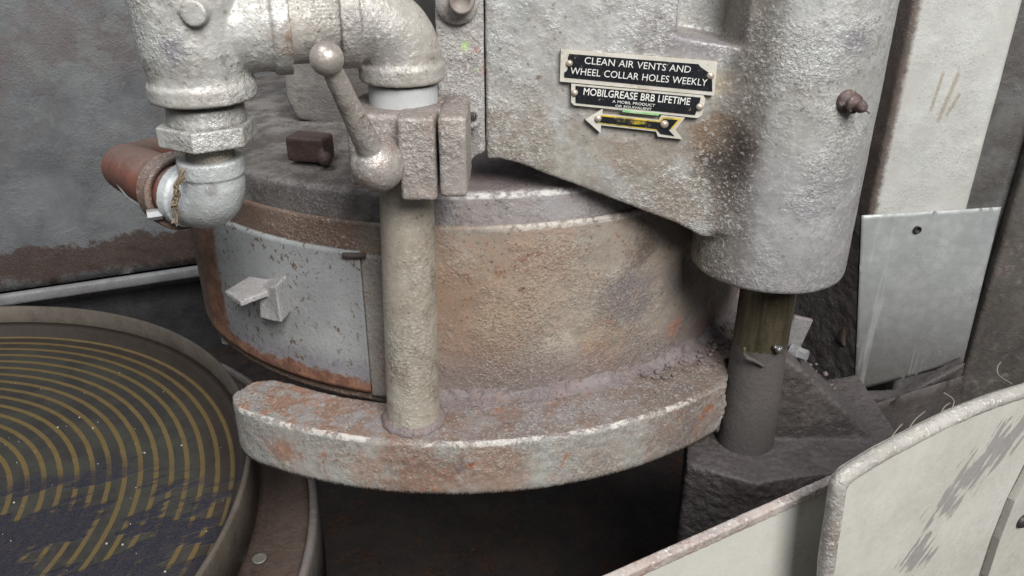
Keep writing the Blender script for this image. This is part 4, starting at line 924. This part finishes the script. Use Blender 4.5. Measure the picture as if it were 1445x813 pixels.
# ================================================================== FRONT SPLASH PANELS
ZP = -0.20
e0, e1 = PZ(820, 838, ZP), PZ(1200, 668, ZP)
pd = (e1 - e0).normalized(); pn = Vector((pd.y, -pd.x, 0))
def fp_(px, py, dz=0.0):                     # point on the front face plane of the thick panel
    d = ray(px, py); o_ = e1 + pn * 0.020 - pd * 0.0
    return d * (o_.dot(pn) / d.dot(pn))
def white_bands(m, col, n1, n2, n3, n4):
    """paint scraped off in long slanted strokes"""
    u = m.vec('DOT_PRODUCT', m.pos, tuple(pd)); A = math.radians(50)
    al = m.add(m.mul(u, math.cos(A)), m.mul(m.z, math.sin(A))); ac = m.add(m.mul(u, -math.sin(A)), m.mul(m.z, math.cos(A)))
    cb = m.n.new("ShaderNodeCombineXYZ"); m.l.new(m.mul(al, 55), cb.inputs[0]); m.l.new(m.mul(ac, 330), cb.inputs[1])
    nz = m.n.new("ShaderNodeTexNoise"); m.l.new(cb.outputs[0], nz.inputs["Vector"]); nz.inputs["Scale"].default_value = 1; nz.inputs["Detail"].default_value = 5; nz.inputs["Roughness"].default_value = 0.55
    tot = None
    for (px, py, r1, am) in ((1412, 630, 0.020, 1.0), (1372, 668, 0.018, 1.0), (1342, 706, 0.016, 0.85), (1296, 782, 0.017, 0.9), (1436, 606, 0.014, 0.9), (1310, 735, 0.014, 0.45), (1270, 800, 0.012, 0.5)):
        d = m.vec('LENGTH', m.vec('SUBTRACT', m.pos, tuple(fp_(px, py))), (0, 0, 0))
        z_ = m.mul(m.ss(d, 0.0, r1, 1.0, 0.0), am)
        tot = z_ if tot is None else m.math('MAXIMUM', tot, z_)
    k = m.ss(m.add(nz.outputs[0], m.mul(tot, 0.34)), 0.655, 0.675)
    k = m.mul(k, m.ss(tot, 0.02, 0.10))
    col = m.mix(m.mul(k, 0.92), col, m.mix(n2, (0.22, 0.21, 0.205), (0.31, 0.30, 0.295)))
    halo = m.ss(m.add(nz.outputs[0], m.mul(tot, 0.34)), 0.55, 0.655)
    return m.mix(m.mul(m.mul(halo, m.ss(tot, 0.02, 0.3)), m.mul(m.ss(k, 0.0, 0.5, 1.0, 0.0), 0.25)), col, (0.42, 0.39, 0.33))
M_white = worn("white_panel_paint", (0.52, 0.515, 0.475), (0.44, 0.43, 0.39), dust=(0.46, 0.41, 0.34), dust_lo=0.60, dust_hi=0.74, up=0.0, rust_lo=0.78, rust_hi=0.84, chip_lo=0.78, dark=(0.30, 0.28, 0.25), dark_lo=0.72, relief=0.00012, contrast=0.22, grime=(0.40, 0.36, 0.28), grime_amt=0.9, rough=0.45, bands=white_bands, big=18)
M_edge = worn("frayed_edge", (0.38, 0.365, 0.34), (0.27, 0.255, 0.235), dust=(0.25, 0.22, 0.19), dust_lo=0.5, dust_hi=0.6, up=0.1, rust_lo=0.70, chip=(0.72, 0.71, 0.68), chip_lo=0.57, relief=0.0012, contrast=0.5)
M_edge2 = worn("rusty_edge", (0.42, 0.39, 0.37), (0.30, 0.25, 0.235), dust=(0.26, 0.20, 0.19), dust_lo=0.48, dust_hi=0.56, up=0.1, rust=(0.20, 0.09, 0.05), rust_lo=0.57, rust_hi=0.64, chip=(0.66, 0.64, 0.61), chip_lo=0.57, relief=0.0009)
t = thing("low_splash_panel", "low cream steel splash panel with a rusty top edge", "panel", (e0 + e1) / 2 + Vector((0, 0, -0.27)))
E0, E1 = e0 - pd * 0.12, e1 + pd * 0.10
bm = B(); add_loft(bm, [E0, E1, E1 + Vector((0, 0, -0.265)), E0 + Vector((0, 0, -0.265))], [p - pn * 0.0014 for p in (E0, E1, E1 + Vector((0, 0, -0.265)), E0 + Vector((0, 0, -0.265)))])
obj("panel_sheet", bm, M_white, t, shade=False)
bm = B(); A = [Vector((0, 0, 0)), ]
prf = [pn * 0.0012 + Vector((0, 0, -0.003)), pn * 0.0012 + Vector((0, 0, 0.0008)), -pn * 0.0022 + Vector((0, 0, 0.0014)), -pn * 0.0022 + Vector((0, 0, -0.003))]
add_loft(bm, [E0 + p for p in prf], [E1 + p for p in prf])
obj("top_edge", bm, M_edge2, t, remesh=0.0005, smooth=2, disp=[(0.0007, 0.004)])

# thick composite panel in front, its worn edge and the joint to the next one
out = [(1183, 690), (1188, 672), (1200, 660), (1245, 632), (1300, 603), (1350, 578), (1400, 558), (1445, 543), (1560, 508), (1560, 600), (1445, 655), (1420, 705), (1398, 760), (1380, 815), (1360, 900), (1330, 1100), (1150, 1100), (1172, 800)]
out = [(x + 5, y + 12) if i < 9 else (x, y) for i, (x, y) in enumerate(out)]
O = [fp_(*p) for p in out]
t = thing("thick_splash_panel", "thick white painted panel with frayed grey edge and scraped paint", "panel", O[0] + Vector((0, 0, -0.2)))
bm = B(); add_loft(bm, O, [p - pn * 0.0058 for p in O])
obj("panel_board", bm, M_white, t, shade=False)
bm = B(); add_tube(bm, [p - pn * 0.0022 + Vector((0, 0, -0.0004)) for p in [fp_(1170, 840), fp_(1174, 800), O[0], O[1]] + O[2:9]], 0.0029, 16, 8)
obj("worn_edge", bm, M_edge, t, disp=[(0.0016, 0.006), (0.0009, 0.002)])
out2 = [(1570, 618), (1458, 660), (1432, 708), (1411, 762), (1394, 815), (1374, 900), (1344, 1100), (1600, 1100)]
O2 = [fp_(*p) for p in out2]
t = thing("corner_splash_panel", "white panel corner beyond the dark joint, with a dark screw head", "panel", O2[2] + Vector((0, 0, -0.2)))
bm = B(); add_loft(bm, O2, [p - pn * 0.0058 for p in O2]); obj("panel_board", bm, M_white, t, shade=False)
sh = fp_(1441, 735)
bm = B(); add_lathe(bm, [(0.0034, -0.0004), (0.0033, 0.0010), (0.0022, 0.0021), (0.0001, 0.0024)], sh, 24, axis=pn)
obj("screw_head", bm, plain("dark_screw", (0.05, 0.045, 0.045), 0.4, 0.4), t)
bm = B()
J = [fp_(*p) for p in ((1600, 588), (1448, 650), (1424, 704), (1402, 760), (1385, 815), (1364, 900), (1334, 1100))]
J2 = [fp_(*p) for p in ((1605, 616), (1462, 668), (1440, 708), (1416, 762), (1399, 815), (1379, 900), (1350, 1100))]
add_loft(bm, [p - pn * 0.0030 for p in J + J2[::-1]], [p - pn * 0.0050 for p in J + J2[::-1]])
tag(obj("joint_strip", bm, worn("joint_dark", (0.10, 0.085, 0.075), (0.05, 0.045, 0.045), chip=(0.4, 0.38, 0.35), chip_lo=0.58, relief=0.0012), shade=False), "dark grimy strip in the joint between the two white panels", "strip")
bm = B()
for pp in ([(1440, 543), (1428, 534), (1433, 526), (1445, 522)], [(1336, 590), (1350, 580), (1366, 577)], [(1352, 582), (1364, 570), (1357, 563)], [(1290, 612), (1308, 599), (1330, 590)], [(1262, 628), (1282, 614), (1298, 608)]):
    add_tube(bm, [fp_(p[0], p[1] + 5) - pn * (0.003 + 0.002 * j) for j, p in enumerate(pp)], 0.00022, 6, 5)
tag(obj("frayed_threads", bm, plain("thread", (0.17, 0.15, 0.125), 0.9, 0, 0.0001)), "loose frayed threads sticking up from the thick white panel edge", "threads", kind="stuff")
